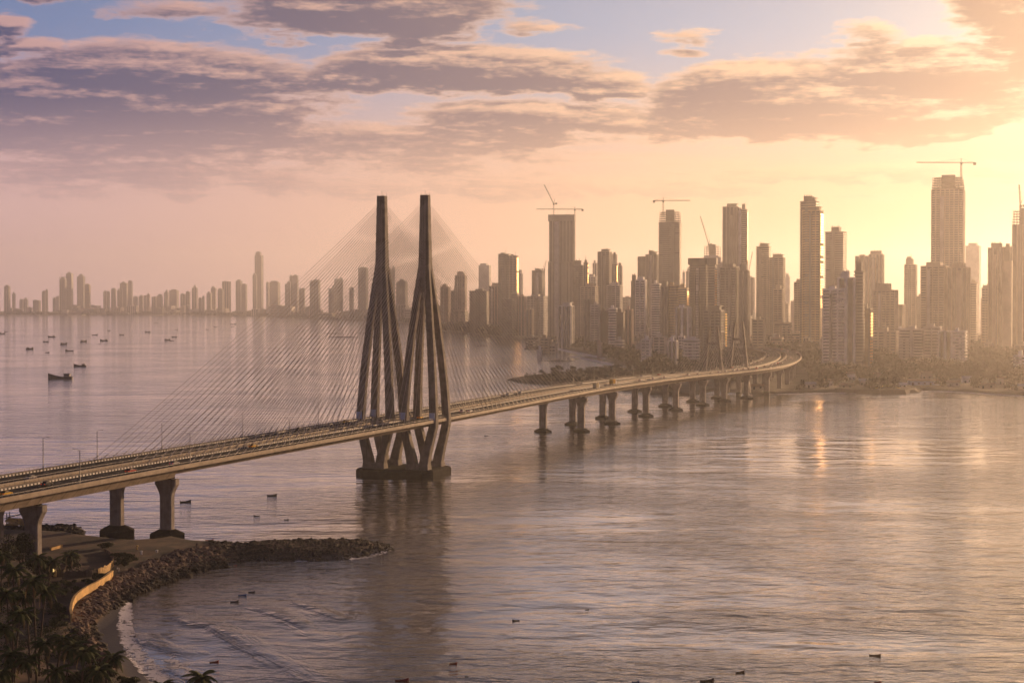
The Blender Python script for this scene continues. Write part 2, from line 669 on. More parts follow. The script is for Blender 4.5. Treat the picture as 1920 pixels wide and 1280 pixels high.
S0, S1 = 4.0, TOTAL - 4.0
for which, C in (('near', NEAR_C), ('far', FAR_C)):
    # box girder with thin edges, deeper on the approach spans
    def girder(h, half=HALF):
        return [(-half, 0), (half, 0), (half, -0.55), (half - 2.4, -0.95), (4.3, -h), (-4.3, -h), (-half + 2.4, -0.95), (-half, -0.55)]
    spans = [(S0, S_L, 3.6), (S_L, S_R, 2.5), (S_R, S1, 3.2)]
    deck = MB()
    for (a, b, h) in spans:
        q = sweep(girder(h), a + 0.15, b - 0.15, C)
        deck.add(q.v, q.f)
    d = bobj(deck, 'carriageway_deck', 'concrete_sunlit', label='%s carriageway on its concrete box girder' % ('right hand' if which == 'near' else 'left hand'))
    road = sweep([(-6.9, 0.06), (6.9, 0.06), (6.9, -0.2), (-6.9, -0.2)], S0, S1, C)
    bobj(road, 'road_surface', 'asphalt', d)
    for u in (-HALF + 0.25, HALF - 0.25):
        par_ = sweep([(u - 0.24, 0.0), (u + 0.24, 0.0), (u + 0.14, 0.85), (u - 0.14, 0.85)], S0, S1, C)
        bobj(par_, 'parapet', 'concrete_sunlit' if u > 0 else 'concrete', d)  # sunlit tone on the sunward parapets, plain concrete on the others
        # handrail on posts
        rail = MB()
        s = S0
        while s < min(S1, S_R + 700):
            p = bp(s, C + u, 0.85)
            rail.tube([p, p + Vector((0, 0, 0.65))], 0.06, 4)
            s += 2.5
        q = sweep([(u - 0.06, 1.44), (u + 0.06, 1.44), (u + 0.06, 1.56), (u - 0.06, 1.56)], S0, S1, C)
        rail.add(q.v, q.f)
        bobj(rail, 'handrail', 'steel_grey', d, kind='stuff')
    for u in (-6.95, 6.95):
        # kerb of black and white blocks
        wb, bb = MB(), MB()
        s = S0
        k = 0
        while s < S_R + 260:
            tgt = wb if k % 2 else bb
            a, b = s, s + 0.95
            for (u0, u1, z0, z1) in ((u - 0.16, u + 0.16, 0.05, 0.55),):
                ring0 = [bp(a, C + u0, z0), bp(a, C + u1, z0), bp(a, C + u1, z1), bp(a, C + u0, z1)]
                ring1 = [bp(b, C + u0, z0), bp(b, C + u1, z0), bp(b, C + u1, z1), bp(b, C + u0, z1)]
                tgt.loft([ring0, ring1])
            s += 0.95
            k += 1
        bobj(wb, 'kerb_block', 'paint_white', d, kind='stuff')
        bobj(bb, 'kerb_block', 'paint_black', d, kind='stuff')
    # lane lines
    ln = MB()
    for u in (-3.4, 0.0, 3.4):
        s = S0
        while s < S1 - 4:
            a, b = bp(s, C + u - 0.08, 0.075), bp(s, C + u + 0.08, 0.075)
            c_, e_ = bp(s + 3, C + u + 0.08, 0.075), bp(s + 3, C + u - 0.08, 0.075)
            ln.add([a, b, c_, e_], [(0, 1, 2, 3)])
            s += 9.0
    bobj(ln, 'lane_line', 'paint_white', d, kind='stuff')
    # seams of the girder segments
    sg = MB()
    s = S0
    while s < S_L:
        for sgn in (1,):
            a = bp(s, C + 4.2, -3.55)
            b = bp(s, C + 6.4, -0.98)
            n = SAMP[int(s / STEP)][2]
            t_ = SAMP[int(s / STEP)][1]
            o_ = n * 0.06 + Vector((0, 0, -0.03))
            sg.add([a + o_, b + o_, b + o_ + t_ * 0.22, a + o_ + t_ * 0.22], [(0, 1, 2, 3)])
        s += 6.2
    bobj(sg, 'segment_seam', 'paint_black', d, kind='stuff')

# ------------------------------------------------------------------ pylons
TV = SAMP[int(S_T / STEP)][1]
NV = SAMP[int(S_T / STEP)][2]
DECK_Z = 25.0
TOP_Z, MERGE_Z, BASE_Z = 128.0, 97.0, 3.6
AOFF, LOFF = 7.1, 8.4            # legs at deck level: across and along the bridge


def rect_ring(c, ha, hl, z, ch=0.32):
    """chamfered rectangle round c, half sizes across and along"""
    pts = [(-ha + ch, -hl), (ha - ch, -hl), (ha, -hl + ch), (ha, hl - ch), (ha - ch, hl), (-ha + ch, hl), (-ha, hl - ch), (-ha, -hl + ch)]
    return [Vector((c.x, c.y, z)) + NV * a + TV * l for a, l in pts]


def leg_offset(u):
    return 0.08 + 0.92 * (1 - (1 - max(0.0, u)) ** 1.38)


def build_pylon(C, note):
    c = bp(S_T, C)
    # upper shaft, joints every few metres
    sh = MB()
    rings = []
    z = MERGE_Z - 13
    while z <= TOP_Z + 0.01:
        k = (TOP_Z - z) / (TOP_Z - MERGE_Z)
        ha, hl = 1.9 + 0.62 * k, 1.8 + 0.6 * k
        for (zz, gsc) in ((z, 1.0), (z + 3.4, 1.0), (z + 3.4, 1.045), (z + 3.9, 1.045), (z + 3.9, 1.0)):
            if zz <= TOP_Z:
                rings.append(rect_ring(c, ha * gsc, hl * gsc, zz))
        z += 3.9
    rings.append(rect_ring(c, 1.9, 1.8, TOP_Z))
    sh.loft(rings)
    pyl = bobj(sh, 'pylon', 'concrete', label=note)
    # recessed slots on the long faces, where the stays go in
    rc = MB()
    for sgn in (-1, 1):
        for a in (-0.55, 0.55):
            m0 = c + TV * sgn * 2.0 + NV * a
            rr = []
            for zz in (MERGE_Z - 2, TOP_Z - 2):
                k = (TOP_Z - zz) / (TOP_Z - MERGE_Z)
                hl = 1.8 + 0.6 * k + 0.10
                b0 = c + TV * sgn * hl + NV * a
                rr.append([Vector((b0.x, b0.y, zz)) + NV * u + TV * sgn * v for u, v in ((-0.16, -0.3), (0.16, -0.3), (0.16, 0.05), (-0.16, 0.05))])
            rc.loft(rr)
    bobj(rc, 'anchor_rib', 'concrete_pale', pyl, kind='stuff')
    # crown: parapet, lightning rods and lamp posts
    cr = MB()
    cr.loft([rect_ring(c, 1.98, 1.86, TOP_Z - 0.6), rect_ring(c, 1.98, 1.86, TOP_Z + 0.7)])
    for (a, l, h) in ((-1.5, -1.2, 1.6), (-0.4, 0.9, 3.2), (0.9, -0.8, 1.4), (1.6, 1.3, 1.9)):
        p = c + NV * a + TV * l
        cr.tube([Vector((p.x, p.y, TOP_Z + 0.5)), Vector((p.x, p.y, TOP_Z + h))], 0.07, 5)
    bobj(cr, 'crown', 'concrete', pyl)
    for sa in (-1, 1):
        for sl in (-1, 1):
            lg = MB()
            rings = []
            # below the deck the legs lean in to the footing
            for (z, fa, fl, ha, hl) in ((BASE_Z, 0.38, 1.06, 2.3, 2.2), (8.5, 0.50, 1.06, 2.1, 2.1), (16.0, 0.78, 1.04, 1.85, 2.0), (22.5, 1.0, 1.0, 1.8, 1.95), (26.0, 1.02, 1.0, 1.7, 1.85)):
                rings.append(rect_ring(c + NV * sa * AOFF * fa + TV * sl * LOFF * fl, ha, hl, z))
            z = 26.0
            while z < MERGE_Z:
                u = 1 - (z - DECK_Z) / (MERGE_Z + 4 - DECK_Z)
                k = leg_offset(u)
                ha, hl = 1.35 + 0.35 * u, 1.3 + 0.5 * u
                ka = k
                cc = c + NV * sa * (AOFF * 1.02 * ka) + TV * sl * (LOFF * ka)
                for (dz_, gsc) in ((0, 1.0), (3.2, 1.0), (3.2, 1.06), (3.75, 1.06), (3.75, 1.0)):
                    zz = z + dz_
                    u2 = 1 - (zz - DECK_Z) / (MERGE_Z + 4 - DECK_Z)
                    k2 = leg_offset(u2)
                    cc = c + NV * sa * (AOFF * 1.02 * k2) + TV * sl * (LOFF * k2)
                    rings.append(rect_ring(cc, ha * gsc, hl * gsc, zz))
                z += 3.75
            lg.loft(rings)
            bobj(lg, 'leg', 'concrete', pyl)
    # footing blocks where the legs meet
    for sl in (-1, 1):
        fb_ = MB()
        cc = c + TV * sl * LOFF * 1.06
        fb_.loft([rect_ring(cc, 5.6, 2.9, 2.2), rect_ring(cc, 5.2, 2.6, 5.4)])
        bobj(fb_, 'footing_block', 'concrete', pyl)
    # stays, four fans of 33
    for sl in (-1, 1):
        span = (S_T - S_L) if sl < 0 else (S_R - S_T)
        for sa in (-1, 1):
            for i in range(33):
                k = i / 32.0
                ztop = 89.5 + 35.5 * k
                s_an = S_T + sl * (34 + (span - 38) * k)
                u = 1 - (ztop - DECK_Z) / (MERGE_Z + 4 - DECK_Z)
                lo_ = max(0.2, leg_offset(u))
                A = c + NV * sa * (AOFF * lo_ * 0.8) + TV * sl * (LOFF * max(0.17, lo_))
                A = Vector((A.x, A.y, ztop))
                Bp = bp(s_an, C + sa * 7.75, 0.6)
                pts = [A.lerp(Bp, j / 6.0) - Vector((0, 0, (0.9 + 1.6 * k) * 4 * (j / 6.0) * (1 - j / 6.0))) for j in range(7)]
                cb = MB()
                cb.tube(pts, 0.08, 4, False)
                # anchor pipe at the deck
                dv = (pts[-2] - pts[-1]).normalized()
                cb.tube([pts[-1], pts[-1] + dv * 4.0], 0.15, 5, False)
                bobj(cb, 'stay_cable', 'cable_sheath', pyl, fix=False)
    return pyl, c


pyl_near, cN = build_pylon(NEAR_C, 'right hand pylon, four legs merging into one shaft')
pyl_far, cF = build_pylon(FAR_C, 'left hand pylon, four legs merging into one shaft')

# lattice ladders hung down the pylons
for pyl, c, spots in ((pyl_far, cF, ((0.62, -0.2), (0.95, 0.55))), (pyl_near, cN, ((-0.55, 0.1),))):
    for (fa, fl) in spots:
        la = MB()
        top = Vector((c.x, c.y, 92)) + NV * 1.8 * fa + TV * fl * 2
        bot = Vector((c.x, c.y, DECK_Z + 9)) + NV * AOFF * 0.85 * fa + TV * fl * 6
        n = 26
        for (da, dl) in ((-0.45, 0), (0.45, 0), (0, 0.7)):
            la.tube([top + NV * da + TV * dl, bot + NV * da + TV * dl], 0.09, 4)
        for i in range(n):
            p0, p1 = top.lerp(bot, i / n), top.lerp(bot, (i + 1) / n)
            la.tube([p0 + NV * -0.45, p1 + NV * 0.45], 0.07, 4)
            la.tube([p0 + NV * 0.45, p1 + TV * 0.7], 0.07, 4)
            la.tube([p0 + NV * -0.45, p0 + NV * 0.45], 0.07, 4)
        bobj(la, 'lattice_ladder', 'steel_warm', pyl)

# one dark footing carries both pylons
pc = MB()
cm = bp(S_T, FAR_C + MID)
HA, HL = MID + 8.3, 16.0


def oct_ring(c, ha, hl, z, ch):
    pts = [(-ha + ch, -hl), (ha - ch, -hl), (ha, -hl + ch), (ha, hl - ch), (ha - ch, hl), (-ha + ch, hl), (-ha, hl - ch), (-ha, -hl + ch)]
    return [Vector((c.x, c.y, z)) + NV * a + TV * l for a, l in pts]


pc.loft([oct_ring(cm, HA, HL, -3, 4), oct_ring(cm, HA, HL, 2.1, 4), oct_ring(cm, HA - 0.3, HL - 0.3, 2.5, 4), oct_ring(cm, HA - 0.6, HL - 0.6, 2.9, 4)])
bobj(pc, 'pile_cap', 'concrete_wet', label='dark wet footing under both pylons')


# ------------------------------------------------------------------ piers
def build_pier(s, C, foot=0.0, cap=True, wide=True, H0=None):
    deckz = bp(s, C).z - (3.2 if s > S_R else 3.6) - 0.5
    t_ = SAMP[int(s / STEP)][1]
    n = SAMP[int(s / STEP)][2]
    c = bp(s, C)

    def rr(ha, hl, z, ch=0.4):
        pts = [(-ha + ch, -hl), (ha - ch, -hl), (ha, -hl + ch), (ha, hl - ch), (ha - ch, hl), (-ha + ch, hl), (-ha, hl - ch), (-ha, -hl + ch)]
        return [Vector((c.x, c.y, z)) + n * a + t_ * l for a, l in pts]
    mb = MB()
    top = 4.6 if wide else 2.5
    rings = [rr(2.15, 1.45, foot - 1.0), rr(2.15, 1.45, deckz - 6.5)]
    for k in range(1, 6):
        f = k / 5
        rings.append(rr(2.15 + (top - 2.15) * 0.55 * (1 - math.cos(f * math.pi / 2)) * 1.2, 1.45 + 0.15 * f, deckz - 6.5 + 4.2 * f))
    hw = 2.15 + (top - 2.15) * 0.66
    rings += [rr(hw + 0.12, 1.62, deckz - 2.2), rr(hw + 0.12, 1.62, deckz - 0.3)]
    mb.loft(rings)
    # grooves down the broad faces stand proud as two ribs
    for a in (-0.8, 0.8):
        mb.add(*_box_on(c, n, t_, a, 0.16, 1.51, foot, deckz - 5))
    pier = bobj(mb, 'pier', 'concrete_pale')
    br = MB()
    for a in (-1.6, 1.6):
        br.add(*_box_on(c, n, t_, a, 0.7, 1.1, deckz - 0.3, deckz + 0.65))
    bobj(br, 'bearing', 'concrete_wet', pier, kind='stuff')
    if cap:
        cp = MB()

        def hexr(ra, rl, z):
            pts = [(-ra, 0), (-ra * 0.62, -rl), (ra * 0.62, -rl), (ra, 0), (ra * 0.62, rl), (-ra * 0.62, rl)]
            return [Vector((c.x, c.y, z)) + n * a + t_ * l for a, l in pts]
        lowc = s > S_T
        cp.loft([hexr(5.6, 4.0, -3), hexr(5.6, 4.0, 1.0), hexr(2.9, 2.2, 2.2)] if lowc else [hexr(6.4, 4.6, -3), hexr(6.4, 4.6, 2.2), hexr(2.9, 2.2, 3.8)])
        bobj(cp, 'pile_cap', 'concrete_wet', pier)
    return pier


def _box_on(c, n, t_, a, ha, hl, z0, z1):
    vs = []
    for z in (z0, z1):
        for (u, v) in ((a - ha, -hl), (a + ha, -hl), (a + ha, hl), (a - ha, hl)):
            q = c + n * u + t_ * v
            vs.append((q.x, q.y, z))
    return vs, [(0, 3, 2, 1), (4, 5, 6, 7), (0, 1, 5, 4), (1, 2, 6, 5), (2, 3, 7, 6), (3, 0, 4, 7)]


near_px = [1090, 1148, 1211, 1267, 1318, 1358, 1400, 1438, 1466]
far_px = [1018, 1074, 1130, 1190, 1247, 1299, 1345, 1385, 1420]
sN = [s_at_px(p, NEAR_C, -20, S_T, 1300) for p in near_px]
build_pier(s_at_px(312, NEAR_C, -12, 0, S_T), NEAR_C, 0)
build_pier(s_at_px(218, FAR_C, -12, 0, S_T), FAR_C, 0)
build_pier(s_at_px(64, NEAR_C, -12, 0, S_T), NEAR_C, 2, cap=False)
build_pier(s_at_px(-8, FAR_C, -12, 0, S_T), FAR_C, 2, cap=False)
for i, s in enumerate(sN):
    build_pier(s, NEAR_C, 0, cap=i < 7)
for i, p in enumerate(far_px):
    build_pier(s_at_px(p, FAR_C, -20, S_T, 1300), FAR_C, 0, cap=i < 7)
s = sN[-1] + 75
while s < TOTAL - 20:
    build_pier(s, NEAR_C, 2, cap=False)
    build_pier(s, FAR_C, 2, cap=False)
    s += 75

# ------------------------------------------------------------------ second, smaller pair of pylons at the far end
pyl2 = []
for (px0, px1, ytop, note) in ((1309, 1330, 612, 'small far pylon, first of the pair beyond the piers'), (1352, 1381, 603, 'small far pylon beside the curve of the road')):
    s = s_at_px((px0 + px1) / 2, FAR_C - HALF, 0, S_R, 1300)
    d0 = bp(s, FAR_C).y
    zt = at((px0 + px1) / 2, ytop, d0).z
    t_ = SAMP[int(s / STEP)][1]
    n = SAMP[int(s / STEP)][2]
    c = bp(s, FAR_C)
    apex = None
    first = None
    for sa in (-1, 1):
        mb = MB()
        rings = []
        for k in range(9):
            f = k / 8
            off = sa * (9.6 - 6.2 * f)
            z = 1.5 + (zt - 1.5) * f
            cc = c + n * off
            ha, hl = 1.5 - 0.5 * f, 2.0 - 0.8 * f
            rings.append([Vector((cc.x, cc.y, z)) + n * a + t_ * l for a, l in ((-ha, -hl), (ha, -hl), (ha, hl), (-ha, hl))])
        mb.loft(rings)
        if first is None:
            first = bobj(mb, 'pylon', 'concrete', label=note)
        else:
            bobj(mb, 'leg', 'concrete', first)
    xb = MB()
    zx = c.z + (zt - c.z) * 0.62
    off = 9.6 - 6.2 * (zx - 1.5) / (zt - 1.5)
    a0, a1 = c - n * off, c + n * off
    rings = [[Vector((q.x, q.y, zx)) + t_ * l + Vector((0, 0, h)) for l, h in ((-0.9, -0.9), (0.9, -0.9), (0.9, 0.9), (-0.9, 0.9))] for q in (a0, a1)]
    xb.loft(rings)
    bobj(xb, 'cross_beam', 'concrete', first)
    for sl in (-1, 1):
        for sa in (-1, 1):
            for i in range(9):
                k = i / 8.0
                zz = c.z + (zt - c.z) * (0.55 + 0.42 * k)
                off = sa * (9.6 - 6.2 * (zz - 1.5) / (zt - 1.5))
                A = Vector((c.x, c.y, 0)) + n * off
                A.z = zz
                cb = MB()
                cb.tube([A, bp(s + sl * (14 + 60 * k), FAR_C + sa * 7.75, 0.6)], 0.11, 4, False)
                bobj(cb, 'stay_cable', 'cable_sheath', first, fix=False)

# ------------------------------------------------------------------ lamp posts
ORD = ['first', 'second', 'third', 'fourth', 'fifth', 'sixth', 'seventh', 'eighth', 'ninth', 'tenth', 'eleventh', 'twelfth', 'thirteenth', 'fourteenth', 'fifteenth', 'sixteenth',
       'seventeenth', 'eighteenth', 'nineteenth', 'twentieth', 'twenty-first', 'twenty-second', 'twenty-third', 'twenty-fourth', 'twenty-fifth', 'twenty-sixth', 'twenty-seventh', 'twenty-eighth', 'twenty-ninth', 'thirtieth']


def lamp_meshes():
    a = MB()
    a.tube([(0, 0, 0), (0, 0, 0.9)], 0.2, 6)
    a.tube([(0, 0, 0.9), (0, 0, 5), (0, 0, 10.4)], [0.16, 0.13, 0.10], 6)
    pole = a.mesh('pole', True)
    pole.materials.append(MATS['steel_grey'])
    a = MB()
    a.tube([(0, 0, 10.2), (0, 0.35, 10.65), (0, 1.1, 10.85), (0, 1.9, 10.9)], 0.06, 5)
    arm = a.mesh('arm', True)
    arm.materials.append(MATS['steel_grey'])
    a = MB()
    a.loft([[(-0.16, 1.7, 10.84), (0.16, 1.7, 10.84), (0.16, 1.7, 11.0), (-0.16, 1.7, 11.0)], [(-0.22, 2.2, 10.86), (0.22, 2.2, 10.86), (0.2, 2.2, 11.02), (-0.2, 2.2, 11.02)], [(-0.12, 2.65, 10.9), (0.12, 2.65, 10.9), (0.1, 2.65, 10.98), (-0.1, 2.65, 10.98)]])
    head = a.mesh('lamp_head')
    head.materials.append(MATS['steel_grey'])
    return pole, arm, head


LPOLE, LARM, LHEAD = lamp_meshes()


def lamp(s, off, inward, label):
    p = bp(s, off, 0.05)
    t_ = thing('street_lamp', p, label, 'street lamp', 'street lamps along the bridge', heading(s) + (0 if inward > 0 else math.pi))
    for nm, me in (('pole', LPOLE), ('arm', LARM), ('lamp_head', LHEAD)):
        new_obj(nm, me, t_)


fe = FAR_C - HALF + 0.75
ne = NEAR_C + HALF - 0.75
k = 0
for px in (82, 181, 304, 456, 596, 792):
    lamp(s_at_px(px, fe, 5, 0, S_T + 150), fe, -1, '%s street lamp from the picture\'s left edge on the far railing of the bridge' % ORD[k])
    k += 1
s = S_R - 95
k2 = 0
while s < 1240:
    if abs(s - S_T) > 10:
        lamp(s, fe, -1, '%s street lamp beyond the pylons on the far railing' % ORD[k2])
        k2 += 1
    s += 45
for i, px in enumerate((150, 356, 543)):
    lamp(s_at_px(px, ne, 5, 0, S_T), ne, 1, 'street lamp on the near railing, %s from the picture\'s left edge' % ORD[i])
s = S_R + 40
k3 = 0
while s < 1000:
    lamp(s, ne, 1, '%s street lamp beyond the pylons on the near railing' % ORD[k3])
    k3 += 1
    s += 90

# panels on the legs at road level
for (C, sa, sl, nm) in ((FAR_C, -1, -1, 'leftmost pale blue panel at the foot of a pylon leg'), (FAR_C, -1, 1, 'second pale blue panel from the left, on a pylon leg'),
                        (NEAR_C, -1, -1, 'large pale blue panel at the foot of the right pylon, middle of the deck'), (NEAR_C, 1, -1, 'rightmost narrow pale blue panel at the near leg of the right pylon')):
    c = bp(S_T, C) + NV * sa * AOFF * 1.02 + TV * sl * LOFF
    q = c - TV * 2.25
    bx = MB()
    bx.box(-1.35, 1.35, -0.12, 0.12, 0.6, 3.9)
    bx.box(-1.2, -1.05, 0.12, 0.3, 0.0, 3.7)
    bx.box(1.05, 1.2, 0.12, 0.3, 0.0, 3.7)
    o = bx.obj('sign_panel', 'panel_blue', None, label=nm, cat='panel', group='pale blue panels at the pylon legs')
    o.location = Vector((q.x, q.y, DECK_Z + 0.05))
    o.rotation_euler = (0, 0, math.atan2(NV.y, NV.x))
# ------------------------------------------------------------------ land across the bay
mat('land_far', (0.075, 0.068, 0.048), 0.95, 0.45, 0.02)
mat('rock_dark', (0.040, 0.034, 0.030), 0.9, 0.5, 0.5, bump=0.2, bscale=1.0)
mat('leaf_far', (0.020, 0.022, 0.011), 0.95, 0.5, 0.05, spec=0.05)
mat('bark', (0.09, 0.065, 0.045), 0.9, 0.3, 1.0)
W = [(958, 713), (985, 718), (1040, 722), (1110, 729), (1180, 733), (1240, 738), (1290, 741), (1320, 735), (1345, 731), (1400, 737), (1450, 738), (1530, 736), (1600, 734),
     (1640, 737), (1715, 736), (1724, 731), (1780, 733), (1850, 737), (1930, 742), (2100, 748), (2500, 760)]
E = [(1010, 640), (1050, 650), (1075, 657), (1130, 668), (1160, 680), (1186, 691), (1150, 693), (1100, 697), (1040, 702), (990, 707)]
FARS = [(-400, 591), (0, 591), (120, 591.5), (300, 591), (480, 593), (560, 597), (700, 602), (760, 606), (800, 613), (835, 621), (900, 627), (960, 633)]
LAND = [gp(*p).xy for p in W] + [Vector((3200, 1500)), Vector((9400, 3000)), Vector((9400, 13800)), Vector((-9400, 13800)), Vector((-9400, 11400))] + [gp(*p).xy for p in FARS + E]


def jitter_poly(P, seg=40.0, amp=5.0, seed=1):
    r = random.Random(seed)
    out_ = []
    for i, a in enumerate(P):
        b = P[(i + 1) % len(P)]
        n = max(1, min(30, int((b - a).length / seg)))
        d = (b - a)
        nn = Vector((d.y, -d.x)).normalized() if d.length > 0 else Vector((0, 0))
        for k in range(n):
            q = a + d * (k / n)
            if k:
                q = q + nn * r.uniform(-amp, amp)
            out_.append(q)
    return out_


def land_sheet(name, poly, z, material, skirt=8.0, label=None, parent=None):
    from mathutils.geometry import delaunay_2d_cdt
    area = sum(a.x * b.y - b.x * a.y for a, b in zip(poly, poly[1:] + poly[:1]))
    if area < 0:
        poly = poly[::-1]
    n = len(poly)
    v2, _, f2, _, _, _ = delaunay_2d_cdt([Vector(p) for p in poly], [], [list(range(n))], 1, 1e-4)
    vs_ = [(p.x, p.y, z) for p in v2]
    fs_ = [tuple(f) for f in f2]
    mb = MB()
    mb.add(vs_, fs_)
    rim0, rim1 = [], []
    for i in range(n):
        d = (poly[(i + 1) % n] - poly[i - 1])
        o_ = Vector((d.y, -d.x)).normalized() if d.length > 1e-6 else Vector((0, 0))
        q = poly[i] + o_ * skirt
        rim0.append((poly[i].x, poly[i].y, z))
        rim1.append((q.x, q.y, -1.5))
    mb.add(rim0 + rim1, [(i, n + i, n + (i + 1) % n, (i + 1) % n) for i in range(n)])
    return mb.obj(name, material, parent, fix=False, kind='structure', label=label)


LANDJ = jitter_poly(LAND, 45.0, 3.0, 3)
land_sheet('city_ground', LANDJ, 2.2, 'land_far', label='low wooded shore of the city across the bay')


def inside(p, poly):
    c = False
    j = len(poly) - 1
    for i in range(len(poly)):
        a, b = poly[i], poly[j]
        if (a.y > p[1]) != (b.y > p[1]) and p[0] < (b.x - a.x) * (p[1] - a.y) / (b.y - a.y) + a.x:
            c = not c
        j = i
    return c


# shoals
def shoal(px0, px1, y0, h, label):
    a, b = gp(px0, y0), gp(px1, y0)
    L = (b - a).length
    r = random.Random(int(px0 * 7 + y0))
    mb = MB()
    n = max(4, int(L / 14))
    for i in range(n * 3):
        t_ = r.random()
        c = a.lerp(b, t_)
        env = math.sin(math.pi * min(1, max(0, t_))) ** 0.6
        rx, ry = r.uniform(5, 13), r.uniform(7, 22) * (0.4 + env)
        cy_ = c.y + r.uniform(-14, 14) * env
        hh = h * r.uniform(0.35, 1.0) * (0.3 + 0.7 * env)
        k = 7
        ring0 = [Vector((c.x + rx * math.cos(2 * math.pi * j / k) * r.uniform(.8, 1.2), cy_ + ry * math.sin(2 * math.pi * j / k) * r.uniform(.8, 1.2), -0.6)) for j in range(k)]
        cc = Vector((c.x, cy_, 0))
        ring1 = [Vector((cc.x + (p.x - cc.x) * 0.72, cc.y + (p.y - cc.y) * 0.72, hh * r.uniform(.5, .9))) for p in ring0]
        ring2 = [Vector((cc.x + (p.x - cc.x) * 0.3, cc.y + (p.y - cc.y) * 0.3, hh * r.uniform(.8, 1.1))) for p in ring0]
        mb.loft([ring0, ring1, ring2])
    mb.obj('rock_shoal', 'rock_dark', None, label=label, cat='rocks', group='rock shoals in the far bay')


shoal(618, 668, 632, 1.6, 'long dark rock shoal in the far bay left of the pylons')
shoal(606, 640, 625, 1.0, 'faint thin shoal behind the stays, left of the pylons')
shoal(672, 760, 624, 1.6, 'thin dark shoal seen between the pylon legs')
shoal(888, 930, 634, 1.4, 'broken row of rocks in the bay right of the pylons')
shoal(890, 912, 648, 1.4, 'small low rocks in the bay right of the pylons, nearer than the row')
shoal(987, 1012, 655, 4.0, 'humped dark rock in the bright bay water before the beach')
shoal(1024, 1070, 677, 1.5, 'flat dark sandbar in the surf beyond the wooded spit')
shoal(1112, 1128, 690, 1.5, 'dark wet rock in the surf by the spit trees')

# ------------------------------------------------------------------ buildings
BC = {'grey': (0.20, 0.19, 0.185), 'pale': (0.55, 0.52, 0.48), 'tan': (0.40, 0.34, 0.27), 'dark': (0.09, 0.085, 0.085), 'white': (0.80, 0.77, 0.73), 'rose': (0.40, 0.30, 0.26), 'gold': (0.48, 0.34, 0.16)}  # gold and tan also stand in for sunlit sides of some towers
for k, v in BC.items():
    mat('wall_' + k, v, 0.75, 0.22, 0.06, spec=0.35)
mat('glass_dark', (0.030, 0.034, 0.040), 0.22, 0.5, 0.15, spec=0.6)
mat('glass_bronze', (0.16, 0.11, 0.06), 0.2, 0.4, 0.15, spec=0.7)
mat('sunlit_gold', (0.80, 0.50, 0.18), 0.42, 0.15, 0.3, metal=0.9)  # gold metal colour standing in for sunlit facade edges
mat('crane_steel', (0.16, 0.12, 0.07), 0.6, 0.2, 0.5)
mat('sun_glow_strip', (0.75, 0.45, 0.15), 0.4, 0.1, 1.0, emit=(1.0, 0.50, 0.12), estr=0.75)  # emission stands in for low sun on a facade edge
GROUND_Z = 2.2


def rect(x0, x1, y0, y1, ch=0.0):
    if ch <= 0:
        return [(x0, y0), (x1, y0), (x1, y1), (x0, y1)]
    return [(x0 + ch, y0), (x1 - ch, y0), (x1, y0 + ch), (x1, y1 - ch), (x1 - ch, y1), (x0 + ch, y1), (x0, y1 - ch), (x0, y0 + ch)]


def roundp(cx_, cy_, rx, ry, n=14):
    return [(cx_ + rx * math.cos(2 * math.pi * i / n), cy_ + ry * math.sin(2 * math.pi * i / n)) for i in range(n)]


def grow(poly, d):
    cx_ = sum(p[0] for p in poly) / len(poly)
    cy_ = sum(p[1] for p in poly) / len(poly)
    out_ = []
    for x, y in poly:
        l = math.hypot(x - cx_, y - cy_)
        s_ = d * (1.3 if len(poly) == 4 else 1.0)
        out_.append((x + (x - cx_) / l * s_, y + (y - cy_) / l * s_))
    return out_


